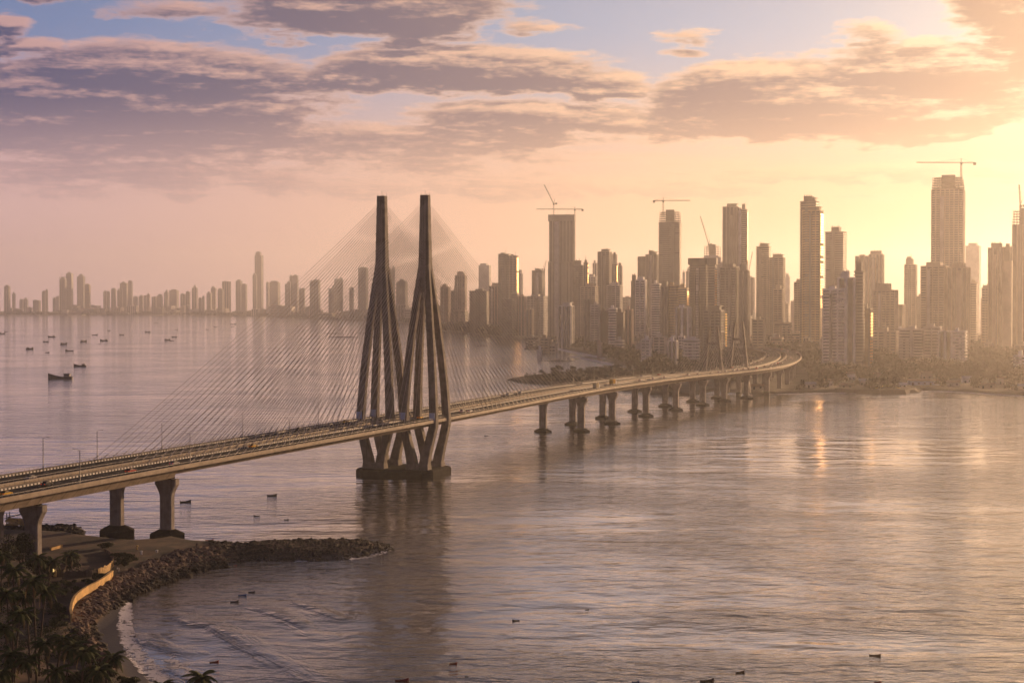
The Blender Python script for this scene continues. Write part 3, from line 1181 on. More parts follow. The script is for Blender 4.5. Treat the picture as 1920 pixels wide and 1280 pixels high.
def building(vols, dist, label, cat='building', group=None, a=None, depth=0.75, name='tower_block', roof='tank', seed=0, gz=None):
    """vols: (px0, px1, ytop, style, colour); style letters: b bands, f fins, g grid, w balconies, o open top floors, r round, c cap, x plain"""
    r = random.Random(seed or int(vols[0][0] * 13 + vols[0][2]))
    pa, pb = min(v[0] for v in vols), max(v[1] for v in vols)
    los = math.atan((0.5 * (pa + pb) - 960) / F)
    if a is None:
        a = 0.5 * (R(SUN_AZ) - los) + (R(r.uniform(-4, 2.5)) if not any('G' in v[3] for v in vols) else 0.0)
    else:
        a = R(a)
    rz = -(los + a)
    mid = 0.5 * (pa + pb)
    base = at(mid, 600, dist)
    z0 = GROUND_Z if gz is None else gz
    root = thing(name, (base.x, base.y, z0 - 0.3), label, cat, group, rz)
    mpp = dist / F
    ca, sa_ = math.cos(a), abs(math.sin(a))
    far = dist > 5200
    for vi, v in enumerate(vols):
        px0, px1, ytop, st, colr = v[:5]
        h = at(mid, ytop, dist).z - z0 + 0.3
        wm = (px1 - px0) * mpp
        dpt = depth if len(v) < 6 else v[5]
        wloc = wm / (ca + dpt * sa_)
        dl = wloc * dpt
        # the left edge of the front face sits at px0
        xl = (px0 - mid) * mpp
        if a >= 0:
            x0 = (xl + 0.0) / ca + (0.5 * dl * math.tan(a) * 0)
        else:
            x0 = (xl + dl * sa_) / ca
        x1 = x0 + wloc
        y0 = -0.5 * dl + (0.05 * vi)
        y1 = y0 + dl
        if 'r' in st:
            poly = roundp(0.5 * (x0 + x1), 0.5 * (y0 + y1), 0.5 * wloc, 0.5 * dl)
        else:
            poly = rect(x0, x1, y0, y1, (0.12 * wloc) if 'k' in st else 0.0)
        fl = 3.6 if dist < 2600 else (4.0 if not far else 9.0)
        wallm = 'wall_' + colr
        corem = 'glass_dark' if any(q in st for q in 'bgfw') else wallm
        if 'z' in st:
            corem = 'glass_bronze'
        hbody = h
        nopen = 0
        if 'o' in st:
            nopen = 5
            hbody = h - nopen * 4.2
        if 'c' in st:
            hbody = h - max(5.0, 12 * mpp)
        core = MB()
        core.prism(poly, -2.0, hbody)
        body = core.obj('wall', corem, root)
        n = max(2, int(hbody / fl))
        fh = hbody / n
        if any(q in st for q in 'bgw'):
            sl = MB()
            out_ = 0.55 if 'g' in st else (1.2 if 'w' not in st else 0.5)
            th = (0.34 if 'g' in st else 0.45) * fh * (1.25 if colr in ('white', 'pale') else 1.0)
            for i in range(n + 1):
                z = i * fh
                jit = r.uniform(-0.25, 0.25) if 'w' in st else 0.0
                sl.prism(grow(poly, out_ + jit), z - th * 0.5, z + th * 0.5)
            sl.obj('floor_band', wallm, root, kind='stuff', fix=False)
        if any(q in st for q in 'fgw') and 'r' not in st:
            fn = MB()
            nf = max(2, int(wloc / (7.0 if not far else 12.0)))
            wf = (wloc / nf) * (0.34 if 'f' in st else 0.20)
            for i in range(nf + 1):
                x = x0 + (x1 - x0) * i / nf
                xx0, xx1 = max(x0 - 0.3, x - wf / 2), min(x1 + 0.3, x + wf / 2)
                fn.box(xx0, xx1, y0 - 0.8, y0 + 0.5, -2, hbody + 0.2)
            nf2 = max(2, int(dl / 8.0))
            wf2 = (dl / nf2) * 0.32
            for i in range(nf2 + 1):
                y = y0 + (y1 - y0) * i / nf2
                fn.box(x1 - 0.4, x1 + 0.85, max(y0 - 0.3, y - wf2 / 2), min(y1 + 0.3, y + wf2 / 2), -2, hbody + 0.25)
            fn.obj('wall_pier', wallm, root, kind='stuff', fix=False)
        if 'w' in st and not far:
            bl = MB()
            cols = max(2, int(wloc / 11))
            for i in range(n):
                for c_ in range(cols):
                    if r.random() < 0.12:
                        continue
                    xc = x0 + (c_ + 0.5) * wloc / cols
                    ww = wloc / cols * 0.30
                    bl.box(xc - ww, xc + ww, y0 - 2.0, y0 + 0.1, i * fh + 0.1, i * fh + 0.1 + fh * 0.36)
            bl.obj('balcony', wallm, root, kind='stuff', fix=False)
        if nopen:
            op = MB()
            for i in range(nopen):
                z = hbody + i * 4.2
                k = 1.0 - 0.03 * i
                pp = [((x - 0.5 * (x0 + x1)) * k + 0.5 * (x0 + x1), (y - 0.5 * (y0 + y1)) * k + 0.5 * (y0 + y1)) for x, y in poly]
                op.prism(grow(pp, 0.8), z + 3.5, z + 4.1)
                for q in range(7):
                    x = x0 + (x1 - x0) * (0.04 + 0.92 * q / 6)
                    for y in (y0 + 0.8, y1 - 0.8):
                        op.box(x - 0.45, x + 0.45, y - 0.45, y + 0.45, z, z + 3.5)
            op.box(x0 + wloc * 0.3, x0 + wloc * 0.72, y0 + dl * 0.3, y0 + dl * 0.7, hbody, h + 5.0)
            for q in range(9):
                x = x0 + wloc * (0.03 + 0.94 * q / 8)
                op.box(x - 0.25, x + 0.25, y0 + 0.4, y0 + 0.9, h - 0.1, h + r.uniform(0.8, 3.2))
            op.obj('open_floor', 'wall_grey', root, kind='stuff', fix=False)
        if 'c' in st:
            cp = MB()
            cp.prism(grow(poly, 2.2), hbody, h)
            cp.obj('screen_cap', wallm, root)
        elif not nopen:
            rf = MB()
            rf.prism(grow(poly, 0.5), hbody + 0.02, hbody + 1.4)
            rr_ = rf.obj('roof_parapet', wallm, root)
            if roof != 'none' and vi == len(vols) - 1 or wloc > 18:
                tk = MB()
                u0 = r.uniform(0.12, 0.4)
                tk.box(x0 + wloc * u0, x0 + wloc * (u0 + r.uniform(0.25, 0.45)), y0 + dl * 0.25, y0 + dl * 0.7, hbody + 1.3, hbody + r.uniform(4, 7))
                if roof == 'slab':
                    tk.box(x0 + wloc * 0.3, x0 + wloc * 0.98, y0, y1, hbody + 6.0, hbody + 7.0)
                    tk.box(x0 + wloc * 0.34, x0 + wloc * 0.9, y0 + dl * 0.2, y1 - dl * 0.2, hbody + 1, hbody + 6.1)
                tk.obj('lift_room', wallm, root)
                if roof in ('mast', 'tank') and r.random() < (1.0 if roof == 'mast' else 0.3):
                    an = MB()
                    xx = x0 + wloc * r.uniform(0.3, 0.85)
                    an.tube([(xx, 0.5 * (y0 + y1), hbody), (xx, 0.5 * (y0 + y1), hbody + r.uniform(10, 16))], 0.35, 5)
                    an.obj('antenna', 'crane_steel', root)
        # added gold panels stand in for sunlight on the sunward side
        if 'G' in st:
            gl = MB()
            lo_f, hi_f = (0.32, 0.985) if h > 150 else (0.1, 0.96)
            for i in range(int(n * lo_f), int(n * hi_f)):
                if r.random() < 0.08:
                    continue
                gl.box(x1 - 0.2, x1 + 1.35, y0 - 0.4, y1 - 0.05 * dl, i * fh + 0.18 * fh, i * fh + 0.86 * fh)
            gl.obj('sunlit_edge_panel', 'sunlit_gold', root, kind='stuff', fix=False)
        # stacked bays of unequal depth up the front
        if 'b' in st and not far and 'r' not in st and wloc > 14:
            by = MB()
            nb = r.randint(3, 6)
            for k in range(nb):
                if r.random() < 0.4:
                    continue
                xa = x0 + wloc * (k + r.uniform(0.05, 0.2)) / nb
                xb = x0 + wloc * (k + r.uniform(0.6, 0.95)) / nb
                dpt_ = r.uniform(1.4, 2.6)
                f0, f1 = int(n * r.uniform(0, 0.12)), int(n * r.uniform(0.8, 1.0))
                for i in range(f0, f1):
                    if r.random() < 0.06:
                        continue
                    by.box(xa, xb, y0 - dpt_, y0 - 0.2, i * fh + 0.25 * fh, i * fh + fh * 0.62)
            if by.f:
                by.obj('balcony', r.choice([wallm, 'wall_pale', wallm]), root, kind='stuff', fix=False)
        # crown set back above the last floor
        if h > 95 and not nopen and 'c' not in st and r.random() < 0.75:
            cw = MB()
            i0, i1 = r.uniform(0.08, 0.3), r.uniform(0.65, 0.92)
            hh = r.uniform(5, 13)
            cw.box(x0 + wloc * i0, x0 + wloc * i1, y0 + dl * 0.15, y0 + dl * 0.85, hbody + 1.2, hbody + hh)
            for k in range(4):
                xx = x0 + wloc * (i0 + (i1 - i0) * (k + 0.5) / 4)
                cw.box(xx - 0.5, xx + 0.5, y0 + dl * 0.15 - 0.6, y0 + dl * 0.15 + 0.2, hbody + 1.2, hbody + hh + r.uniform(0, 3))
            cw.obj('crown', wallm, root, fix=False)
        # glazed bay up the front breaks the pattern
        if wloc > 22 and any(q in st for q in 'bgwf') and not far and 'r' not in st:
            st_ = MB()
            u = r.uniform(0.25, 0.7)
            w2 = wloc * r.uniform(0.05, 0.10)
            xx = x0 + wloc * u
            st_.box(xx - w2, xx + w2, y0 - 2.3, y0 + 0.3, -2, hbody * r.uniform(0.93, 1.0) + r.uniform(0, 3))
            st_.obj('stair_shaft', 'wall_' + r.choice(['grey', 'pale', colr]), root)
    return root


MAIN = [
    # vols, dist, label, options
    ([(855, 877, 517, 'fb', 'rose')], 5000, 'hazy stepped tower right of the pylons, seen through the stays', dict(roof='slab')),
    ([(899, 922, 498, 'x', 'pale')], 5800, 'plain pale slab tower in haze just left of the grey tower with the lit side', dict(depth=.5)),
    ([(937, 960, 477, 'b', 'grey'), (957, 973, 480, 'gG', 'tan')], 4200, 'grey tower with a tan gridded right side, right of the stays', dict(roof='mast')),  # tan right volume and its gold panels stand for the sunlit face
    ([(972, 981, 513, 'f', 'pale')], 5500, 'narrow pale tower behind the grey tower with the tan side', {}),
    ([(1000, 1024, 508, 'g', 'grey')], 4500, 'short dark tower carrying a small crane, left of the twin crane tower', {}),
    ([(992, 1031, 556, 'w', 'pale')], 4100, 'broad banded block under the short tower with the small crane', {}),
    ([(960, 974, 551, 'b', 'grey'), (973, 988, 556, 'f', 'rose')], 4050, 'pair of joined low towers below the tan sided tower', {}),
    ([(884, 921, 546, 'b', 'grey'), (919, 945, 537, 'f', 'rose')], 4400, 'broad dark block behind the lower stays right of the pylons', {}),
    ([(1031, 1078, 403, 'fc', 'grey'), (1029, 1076, 492, 'f', 'grey')], 3900, 'very tall capped tower under construction with two cranes on its roof', dict(a=5, depth=.6)),
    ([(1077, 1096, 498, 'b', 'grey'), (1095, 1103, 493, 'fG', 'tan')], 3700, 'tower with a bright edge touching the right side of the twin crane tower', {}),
    ([(1112, 1121, 494, 'f', 'pale')], 5000, 'thin pale tower behind the left side of the open crowned tower', {}),
    ([(1104, 1122, 520, 'g', 'pale')], 4700, 'pale squat tower between the twin crane tower and the open crowned tower', {}),
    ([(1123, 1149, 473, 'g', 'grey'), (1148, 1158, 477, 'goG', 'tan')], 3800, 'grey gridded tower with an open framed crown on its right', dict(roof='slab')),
    ([(1158, 1167, 499, 'f', 'grey')], 4300, 'thin tower standing right behind the open crowned tower', {}),
    ([(1140, 1169, 536, 'g', 'pale')], 3300, 'pale gridded block in front of the open crowned tower', {}),
    ([(1092, 1126, 538, 'w', 'tan')], 3500, 'tan banded block between the twin crane tower and the gridded block', {}),
    ([(1049, 1079, 574, 'f', 'white')], 3000, 'white low block with an overhanging roof below the twin crane tower', dict(roof='slab')),
    ([(1096, 1110, 562, 'f', 'grey'), (1109, 1126, 572, 'w', 'pale')], 2900, 'split low block, grey and pale, below the tan banded block', {}),
    ([(1127, 1145, 584, 'x', 'dark')], 2750, 'plain dark windowless block low among the shore buildings, left one of two', {}),
    ([(1144, 1158, 579, 'b', 'white')], 2720, 'white banded block between the two plain dark blocks', {}),
    ([(1157, 1173, 586, 'x', 'dark')], 2700, 'plain dark block low among the shore buildings, right one of two', {}),
    ([(1172, 1188, 581, 'f', 'rose')], 2750, 'rose block with upright stripes left of the white framed towers', {}),
    ([(1184, 1195, 528, 'x', 'grey'), (1193, 1214, 526, 'g', 'white')], 2900, 'white framed tower with a plain grey left side, below the crooked topped tower', {}),
    ([(1197, 1214, 482, 'w', 'grey'), (1212, 1236, 478, 'f', 'grey')], 3700, 'crooked topped grey tower left of the tall tower with a flat jib crane', dict(roof='slab')),
    ([(1224, 1240, 533, 'b', 'white')], 2900, 'slim white banded tower at the foot of the tall crane tower', {}),
    ([(1237, 1278, 398, 'bo', 'grey')], 3500, 'tall bare concrete tower with open top floors under a flat jib crane', dict(a=6)),
    ([(1240, 1256, 538, 'f', 'grey'), (1254, 1275, 536, 'grz', 'gold')], 2700, 'bronze glass rounded block in front of the tall bare concrete tower', {}),
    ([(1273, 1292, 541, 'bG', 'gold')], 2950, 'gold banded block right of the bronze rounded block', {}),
    ([(1270, 1298, 577, 'f', 'white')], 2500, 'white block with strong upright stripes left of the dark capped tower', {}),
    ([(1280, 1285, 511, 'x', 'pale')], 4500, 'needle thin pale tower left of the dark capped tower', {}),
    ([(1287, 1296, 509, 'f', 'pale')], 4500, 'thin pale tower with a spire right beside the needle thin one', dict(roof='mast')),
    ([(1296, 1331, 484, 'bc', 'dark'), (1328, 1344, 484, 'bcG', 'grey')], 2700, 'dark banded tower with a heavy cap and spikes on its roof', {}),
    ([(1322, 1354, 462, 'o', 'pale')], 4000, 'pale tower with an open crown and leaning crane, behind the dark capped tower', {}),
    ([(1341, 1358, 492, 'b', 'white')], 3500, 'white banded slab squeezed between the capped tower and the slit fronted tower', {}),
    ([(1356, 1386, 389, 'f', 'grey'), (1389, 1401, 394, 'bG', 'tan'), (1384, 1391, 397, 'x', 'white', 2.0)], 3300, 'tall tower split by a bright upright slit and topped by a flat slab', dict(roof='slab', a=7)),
    ([(1353, 1388, 502, 'g', 'grey'), (1386, 1406, 508, 'f', 'grey')], 2700, 'broad dense grey tower in front of the slit fronted tower', {}),
    ([(1322, 1360, 583, 'w', 'grey')], 2200, 'hotel like block with a golden sunlit strip behind the small pylons', dict(roof='slab')),
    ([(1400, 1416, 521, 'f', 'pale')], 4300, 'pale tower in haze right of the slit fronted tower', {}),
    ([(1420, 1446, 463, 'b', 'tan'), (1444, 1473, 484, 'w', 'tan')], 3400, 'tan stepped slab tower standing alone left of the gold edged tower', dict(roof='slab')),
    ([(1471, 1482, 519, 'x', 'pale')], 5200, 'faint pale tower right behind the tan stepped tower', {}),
    ([(1452, 1471, 543, 'w', 'tan')], 3000, 'low tan block at the foot of the tan stepped tower', {}),
    ([(1490, 1504, 530, 'w', 'tan')], 3000, 'slim tan tower touching the left side of the gold edged tower', {}),
    ([(1503, 1536, 379, 'b', 'grey'), (1507, 1545, 396, 'wG', 'gold')], 2800, 'very tall banded tower whose right edge glows gold', dict(roof='slab')),  # gold right volume holds the sunlight in its colour
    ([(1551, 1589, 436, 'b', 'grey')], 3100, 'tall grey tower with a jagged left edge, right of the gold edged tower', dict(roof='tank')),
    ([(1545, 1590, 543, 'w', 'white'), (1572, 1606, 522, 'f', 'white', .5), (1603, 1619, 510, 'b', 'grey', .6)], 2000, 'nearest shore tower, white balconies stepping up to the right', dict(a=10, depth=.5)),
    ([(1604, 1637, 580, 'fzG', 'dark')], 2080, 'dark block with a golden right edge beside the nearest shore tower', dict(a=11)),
    ([(1605, 1632, 481, 'f', 'tan'), (1630, 1658, 478, 'f', 'tan')], 3600, 'pale tan twin slab tower behind the nearest shore tower', {}),
    ([(1640, 1686, 545, 'w', 'tan')], 2800, 'broad tan banded block right of the dark block with the golden edge', {}),
    ([(1697, 1720, 497, 'w', 'tan'), (1699, 1712, 488, 'x', 'tan')], 3600, 'slim tower with a slanted top standing alone in the golden haze', dict(roof='mast')),
    ([(1748, 1809, 334, 'gko', 'tan')], 3000, 'tallest tower of the right skyline with an unfinished crown', dict(a=4, depth=.9)),
    ([(1731, 1781, 500, 'w', 'tan'), (1778, 1820, 503, 'f', 'tan')], 2500, 'broad banded pair of towers at the foot of the tallest tower', {}),
    ([(1812, 1840, 462, 'x', 'pale')], 4600, 'faint pale tower right of the tallest tower', {}),
    ([(1819, 1833, 531, 'b', 'tan')], 3000, 'short banded tower in front of the faint pale tower', {}),
    ([(1842, 1857, 541, 'w', 'tan')], 2700, 'short tower touching the left side of the notched top tower', {}),
    ([(1854, 1884, 466, 'f', 'tan'), (1880, 1898, 463, 'o', 'tan')], 2600, 'notched top tower near the right edge of the picture', {}),
    ([(1899, 1940, 396, 'fo', 'tan')], 2700, 'tall unfinished tower cut by the right edge of the picture', dict(a=5)),
    ([(1690, 1737, 618, 'b', 'pale'), (1734, 1766, 614, 'w', 'pale')], 2170, 'left wing of the long pale apartment block by the right shore', {}),
    ([(1762, 1790, 622, 'f', 'white'), (1788, 1813, 622, 'b', 'white')], 2120, 'white framed right wing of the long apartment block by the shore', {}),
    ([(1640, 1690, 622, 'w', 'tan')], 2500, 'low hazy block left of the long pale apartment block', {}),
    ([(1664, 1698, 572, 'f', 'tan')], 3300, 'hazy mid height block below the slim slanted top tower', {}),
    ([(1720, 1733, 556, 'b', 'tan')], 3600, 'small hazy block between the slanted top tower and the broad banded pair', {}),
    ([(1904, 1930, 668, 'g', 'white')], 1900, 'small white block among trees at the right edge of the shore', {}),
    ([(1204, 1222, 637, 'w', 'white')], 2150, 'small white house with framed windows above the end of the beach', dict(name='shore_house')),
    ([(1254, 1272, 640, 'f', 'white')], 2050, 'narrow white house among trees left of the small pylons', dict(name='shore_house')),
    ([(1227, 1252, 632, 'g', 'pale')], 2250, 'pale low house between the two white shore houses', dict(name='shore_house')),
    ([(1284, 1312, 637, 'b', 'white')], 2150, 'white low terrace left of the small far pylons', dict(name='shore_house')),
    ([(1412, 1436, 600, 'w', 'tan')], 2700, 'hazy low block behind the bend of the road', {}),
    ([(1455, 1486, 606, 'b', 'tan')], 2750, 'hazy low block right of the one behind the bend of the road', {}),
]
for i, (vols, dist, label, kw) in enumerate(MAIN):
    building(vols, dist, label, group=None, seed=100 + i, **kw)

# far city to the left, across the open bay
MARKS = [(870, 'hazy stepped tower'), (955, 'tan sided grey tower'), (1055, 'twin crane tower'), (1140, 'open crowned tower'), (1215, 'crooked topped tower'), (1258, 'tall bare concrete tower'), (1320, 'dark capped tower'),
         (1378, 'slit fronted tower'), (1446, 'tan stepped tower'), (1524, 'gold edged tower'), (1570, 'jagged edged tower'), (1630, 'twin slab tower'), (1708, 'slanted top tower'), (1778, 'tallest right hand tower'), (1870, 'notched top tower'), (1920, 'tower cut by the right edge')]
LMARKS = [(15, 'left end of the far skyline'), (85, 'lone square far tower'), (126, 'close far pair of towers'), (157, 'arched top far tower'), (238, 'wide flat topped far slab'), (488, 'tallest thin far tower'), (552, 'flat topped tower under the stays'),
          (636, 'far tower with a roof crane'), (683, 'hazy tower left of the pylons'), (735, 'left pylon'), (795, 'right pylon')]
COUNT = {}


def place_label(px, what, marks, how):
    m_ = min(marks, key=lambda q: abs(q[0] - px))
    key = (what, m_[1])
    COUNT[key] = COUNT.get(key, 0) + 1
    return '%s %s %s the %s' % (ORD[COUNT[key] - 1], what, how, m_[1])


LEFT = [(10, 21, 537, 'tan'), (24, 30, 551, 'grey'), (38, 54, 561, 'pale'), (64, 78, 563, 'grey'), (80, 91, 545, 'grey'), (100, 113, 556, 'pale'), (114, 127, 523, 'grey'), (126, 139, 513, 'grey'),
        (147, 162, 516, 'grey'), (161, 171, 534, 'gold'), (195, 207, 547, 'pale'), (210, 219, 542, 'grey'), (221, 231, 543, 'grey'), (227, 250, 527, 'grey'), (251, 261, 557, 'pale'), (262, 270, 556, 'grey'),
        (271, 283, 553, 'rose'), (286, 307, 555, 'grey'), (309, 318, 545, 'grey'), (320, 338, 545, 'grey'), (340, 358, 547, 'grey'), (361, 372, 537, 'tan'), (373, 385, 557, 'grey'), (389, 399, 550, 'grey'),
        (397, 407, 540, 'tan'), (410, 421, 543, 'grey'), (419, 435, 528, 'tan'), (444, 456, 527, 'grey'), (454, 465, 534, 'grey'), (475, 483, 516, 'grey'), (480, 496, 473, 'grey'), (500, 506, 530, 'pale'),
        (506, 528, 528, 'grey'), (535, 546, 529, 'pale'), (544, 561, 517, 'grey'), (561, 573, 541, 'grey'), (582, 602, 525, 'grey'), (617, 629, 537, 'grey'), (628, 644, 523, 'grey'), (656, 664, 540, 'grey'),
        (674, 692, 503, 'grey'), (727, 741, 502, 'grey'), (745, 767, 527, 'grey'), (776, 790, 540, 'grey'), (828, 846, 538, 'rose'), (846, 858, 544, 'grey'), (800, 812, 545, 'grey')]
LNAME = {480: 'tallest thin tower of the far left skyline, stepped near its top', 114: 'dark far tower with a crane, left one of the close far pair', 126: 'taller right tower of the close far pair at the left',
         147: 'far tower with an arched top at the left of the skyline', 161: 'small far tower with a sunlit side touching the arched top tower', 227: 'wide flat topped far slab at the left of the skyline',
         674: 'hazy tower seen through the stays left of the pylons', 727: 'hazy tower seen behind the legs of the left pylon', 745: 'round shouldered hazy tower seen between the two pylons', 544: 'flat topped far tower where the highest stays cross the skyline',
         628: 'far tower with a small roof crane behind the stays', 475: 'slim shoulder tower touching the tallest thin far tower', 10: 'first clear tower from the left edge of the far skyline', 80: 'lone square far tower left of the close pair'}


def shore_dist(px):
    y = FARS[-1][1]
    for (a_, b_) in zip(FARS, FARS[1:]):
        if a_[0] <= px <= b_[0]:
            y = a_[1] + (b_[1] - a_[1]) * (px - a_[0]) / (b_[0] - a_[0])
    return gp(px, y).y


for i, (p0, p1, yt, cl) in enumerate(LEFT):
    dist = shore_dist(p0) * (1.02 + (i * 37 % 11) * 0.010)
    r = random.Random(i)
    st = r.choice(['x', 'f', 'b', 'fb', 'f'])
    if p0 == 480:
        vols = [(480, 496, 479, 'f', cl), (481, 492, 473, 'x', cl)]
    elif p0 in (147, 309, 361, 745, 506):
        vols = [(p0, p1, yt + 3, st, cl), (p0 + 2, p1 - 2, yt + 1, 'x', cl), (p0 + 4, p1 - 4, yt, 'x', cl)]
    elif r.random() < 0.5 and p1 - p0 > 9:
        k = r.uniform(0.35, 0.65)
        m_ = p0 + (p1 - p0) * k
        vols = [(p0, m_ + .5, yt + r.uniform(0, 5), st, cl), (m_, p1, yt, r.choice(['x', 'f']), cl)]
    else:
        vols = [(p0, p1, yt, st, cl)]
    if p0 in LNAME:
        building(vols, dist, LNAME[p0], seed=500 + i, roof='tank')
    else:
        building(vols, dist, place_label(0.5 * (p0 + p1), 'hazy distant tower', LMARKS, 'from the left near'), group='distant towers across the bay', seed=500 + i, roof='tank')
r = random.Random(91)
for p0 in sorted(r.uniform(-25, 860) for _ in range(105)):
    i = int(p0 * 10)
    w_ = r.uniform(7, 34)
    building([(p0, p0 + w_, r.choice([r.uniform(577, 588), r.uniform(572, 587)]), r.choice(['x', 'f', 'b']), r.choice(['grey', 'pale', 'rose', 'tan']))], shore_dist(p0) * r.uniform(1.005, 1.10),
             place_label(p0 + w_ / 2, 'low hazy block', LMARKS, 'from the left under'), group='low blocks of the far skyline', seed=700 + i, roof='none')
# filler among the towers on the right
for p0 in sorted(r.uniform(845, 1935) for _ in range(38)):
    i = int(p0 * 10)
    w_ = r.uniform(9, 26)
    building([(p0, p0 + w_, r.uniform(552, 594), r.choice(['x', 'f', 'b', 'g', 'w']), r.choice(['grey', 'pale', 'rose', 'tan']))], r.uniform(3600, 5000),
             place_label(p0 + w_ / 2, 'half hidden block', MARKS, 'from the left behind'), group='blocks behind the right skyline', seed=900 + i, roof='tank')
for p0 in sorted(r.uniform(985, 1930) for _ in range(75)):
    i = int(p0 * 10)
    w_ = r.uniform(8, 24)
    d_ = r.uniform(2350, 3300)
    q = gp(p0, 568 + F * 77 / d_)
    if 1380 < p0 < 1520 and d_ < 2600:
        continue
    yt = 568 + F * (CAM_H - r.uniform(10, 34)) / d_
    building([(p0, p0 + w_, yt, r.choice(['x', 'f', 'b', 'g', 'w']), r.choice(['grey', 'pale', 'rose', 'tan', 'white']))], d_,
             place_label(p0 + w_ / 2, 'low block among trees', MARKS, 'from the left below'), group='low blocks among the shore trees', seed=1200 + i, roof='tank')

# glowing panels stand in for sunlight on the hotel block's edge
for (px, y0_, y1_, n, d_, nm) in ((1361.5, 589, 648, 13, 2185, 'glowing strip for the sunlit edge'),):
    for i in range(n):
        y = y0_ + (y1_ - y0_) * i / (n - 1)
        p = at(px, y, d_)
        b_ = MB()
        b_.box(-1.1, 1.1, -0.5, 0.5, -0.9, 0.9)
        o = b_.obj('sun_glow_panel', 'sun_glow_strip', None)
        host = [x for x in bpy.data.objects if x.get('label', '').startswith('hotel like block')][0]
        o.parent = host
        o.matrix_parent_inverse = Matrix.Identity(4)
        hw = Matrix.Translation(host.location) @ Matrix.Rotation(host.rotation_euler.z, 4, 'Z')
        o.location = hw.inverted() @ p


# ------------------------------------------------------------------ cranes
def lattice(mb, a, b, w_, n, rad=0.28):
    a, b = Vector(a), Vector(b)
    t_ = (b - a).normalized()
    u = t_.cross(Vector((0, 0, 1)))
    if u.length < 0.1:
        u = Vector((1, 0, 0))
    u.normalize()
    v = t_.cross(u)
    cs = [(u * sx + v * sy) * w_ * 0.5 for sx, sy in ((-1, -1), (1, -1), (1, 1), (-1, 1))]
    for c in cs:
        mb.tube([a + c, b + c], rad, 4)
    for i in range(n):
        p, q = a.lerp(b, i / n), a.lerp(b, (i + 1) / n)
        for k in range(4):
            mb.tube([p + cs[k], q + cs[(k + 1) % 4]], rad * 0.7, 3, False)


def crane(px, yb, yt, dist, jib_l, jib_r, yj, label, luff=None):
    """mast at px between rows yb and yt; jib ends at jib_l, jib_r on row yj"""
    b = at(px, yb, dist)
    tp = at(px, yt, dist)
    root = thing('tower_crane', b, label, 'crane', 'tower cranes on the skyline')
    m = dist / F
    H_ = tp.z - b.z
    mb = MB()
    zj = at(px, yj, dist).z - b.z
    lattice(mb, (0, 0, -6), (0, 0, zj), 2.2, max(4, int(zj / 4)))
    mb.obj('mast', 'crane_steel', root, fix=False)
    cb = MB()
    cb.box(-1.8, 1.8, -2.6, -0.2, zj - 2.6, zj + 0.6)
    cb.obj('cab', 'crane_steel', root)
    jb = MB()
    if luff is None:
        xl, xr = (jib_l - px) * m, (jib_r - px) * m
        longer = xl if abs(xl) > abs(xr) else xr
        short = xr if longer == xl else xl
        lattice(jb, (0, 0, zj + 0.8), (longer, 0, zj + 1.2), 1.5, int(abs(longer) / 4), 0.26)
        lattice(jb, (0, 0, zj + 0.8), (short, 0, zj + 0.8), 1.6, max(3, int(abs(short) / 4)), 0.3)
        jb.tube([(0, 0, zj), (0, 0, H_)], 0.6, 4)
        jb.tube([(0, 0, H_), (longer * 0.62, 0, zj + 1.5)], 0.16, 3)
        jb.tube([(0, 0, H_), (short * 0.92, 0, zj + 1.0)], 0.16, 3)
        cw = MB()
        cw.box(short - 2.2, short + 2.2, -1.6, 1.6, zj - 3.4, zj + 1.2)
        cw.obj('counterweight', 'crane_steel', root)
    else:
        tip = at(luff[0], luff[1], dist) - b
        tip = Vector((tip.x, 0, tip.z))
        lattice(jb, (0, 0, zj + 0.5), tip, 1.5, int(tip.length / 4), 0.26)
        sx = -1 if tip.x > 0 else 1
        jb.tube([(0, 0, zj), (sx * 3.0, 0, zj + 10)], 0.5, 4)
        jb.tube([(sx * 3.0, 0, zj + 10), tip * 0.9], 0.14, 3)
        lattice(jb, (0, 0, zj + 0.4), (sx * 8, 0, zj + 0.4), 1.6, 3, 0.3)
        cw = MB()
        cw.box(sx * 6 - 1.5, sx * 6 + 2.0, -1.5, 1.5, zj - 1.8, zj + 2.0)
        cw.obj('counterweight', 'crane_steel', root)
    jb.obj('jib', 'crane_steel', root, fix=False)
    return root


crane(1038, 407, 378, 3895, 0, 0, 382, 'leaning jib crane on the left of the twin crane tower', luff=(1020, 346))
crane(1077.5, 500, 388, 3890, 1006, 1092, 393, 'flat jib crane climbing the right edge of the twin crane tower')
crane(1243.5, 400, 370, 3500, 1294, 1226, 377, 'flat jib crane on the tall bare concrete tower')
crane(1328.5, 466, 448, 4000, 0, 0, 458, 'leaning jib crane on the pale open crowned tower', luff=(1313, 405))
crane(1802, 340, 297, 3000, 1718, 1827, 306, 'long flat jib crane on the tallest right hand tower')
crane(1913, 396, 345, 2705, 0, 0, 386, 'upright jib crane on the tower cut by the right edge', luff=(1911, 346))
crane(1021, 510, 497, 4500, 0, 0, 505, 'small leaning crane on the short dark tower', luff=(1024, 488))
crane(1402, 535, 500, 4250, 0, 0, 520, 'faint leaning crane right of the slit fronted tower', luff=(1411, 472))
crane(116, 526, 512, 8600, 112, 127, 520, 'tiny crane on the close far pair of towers')
crane(632, 524, 512, 8300, 0, 0, 520, 'tiny leaning crane on the far tower behind the stays', luff=(637, 507))

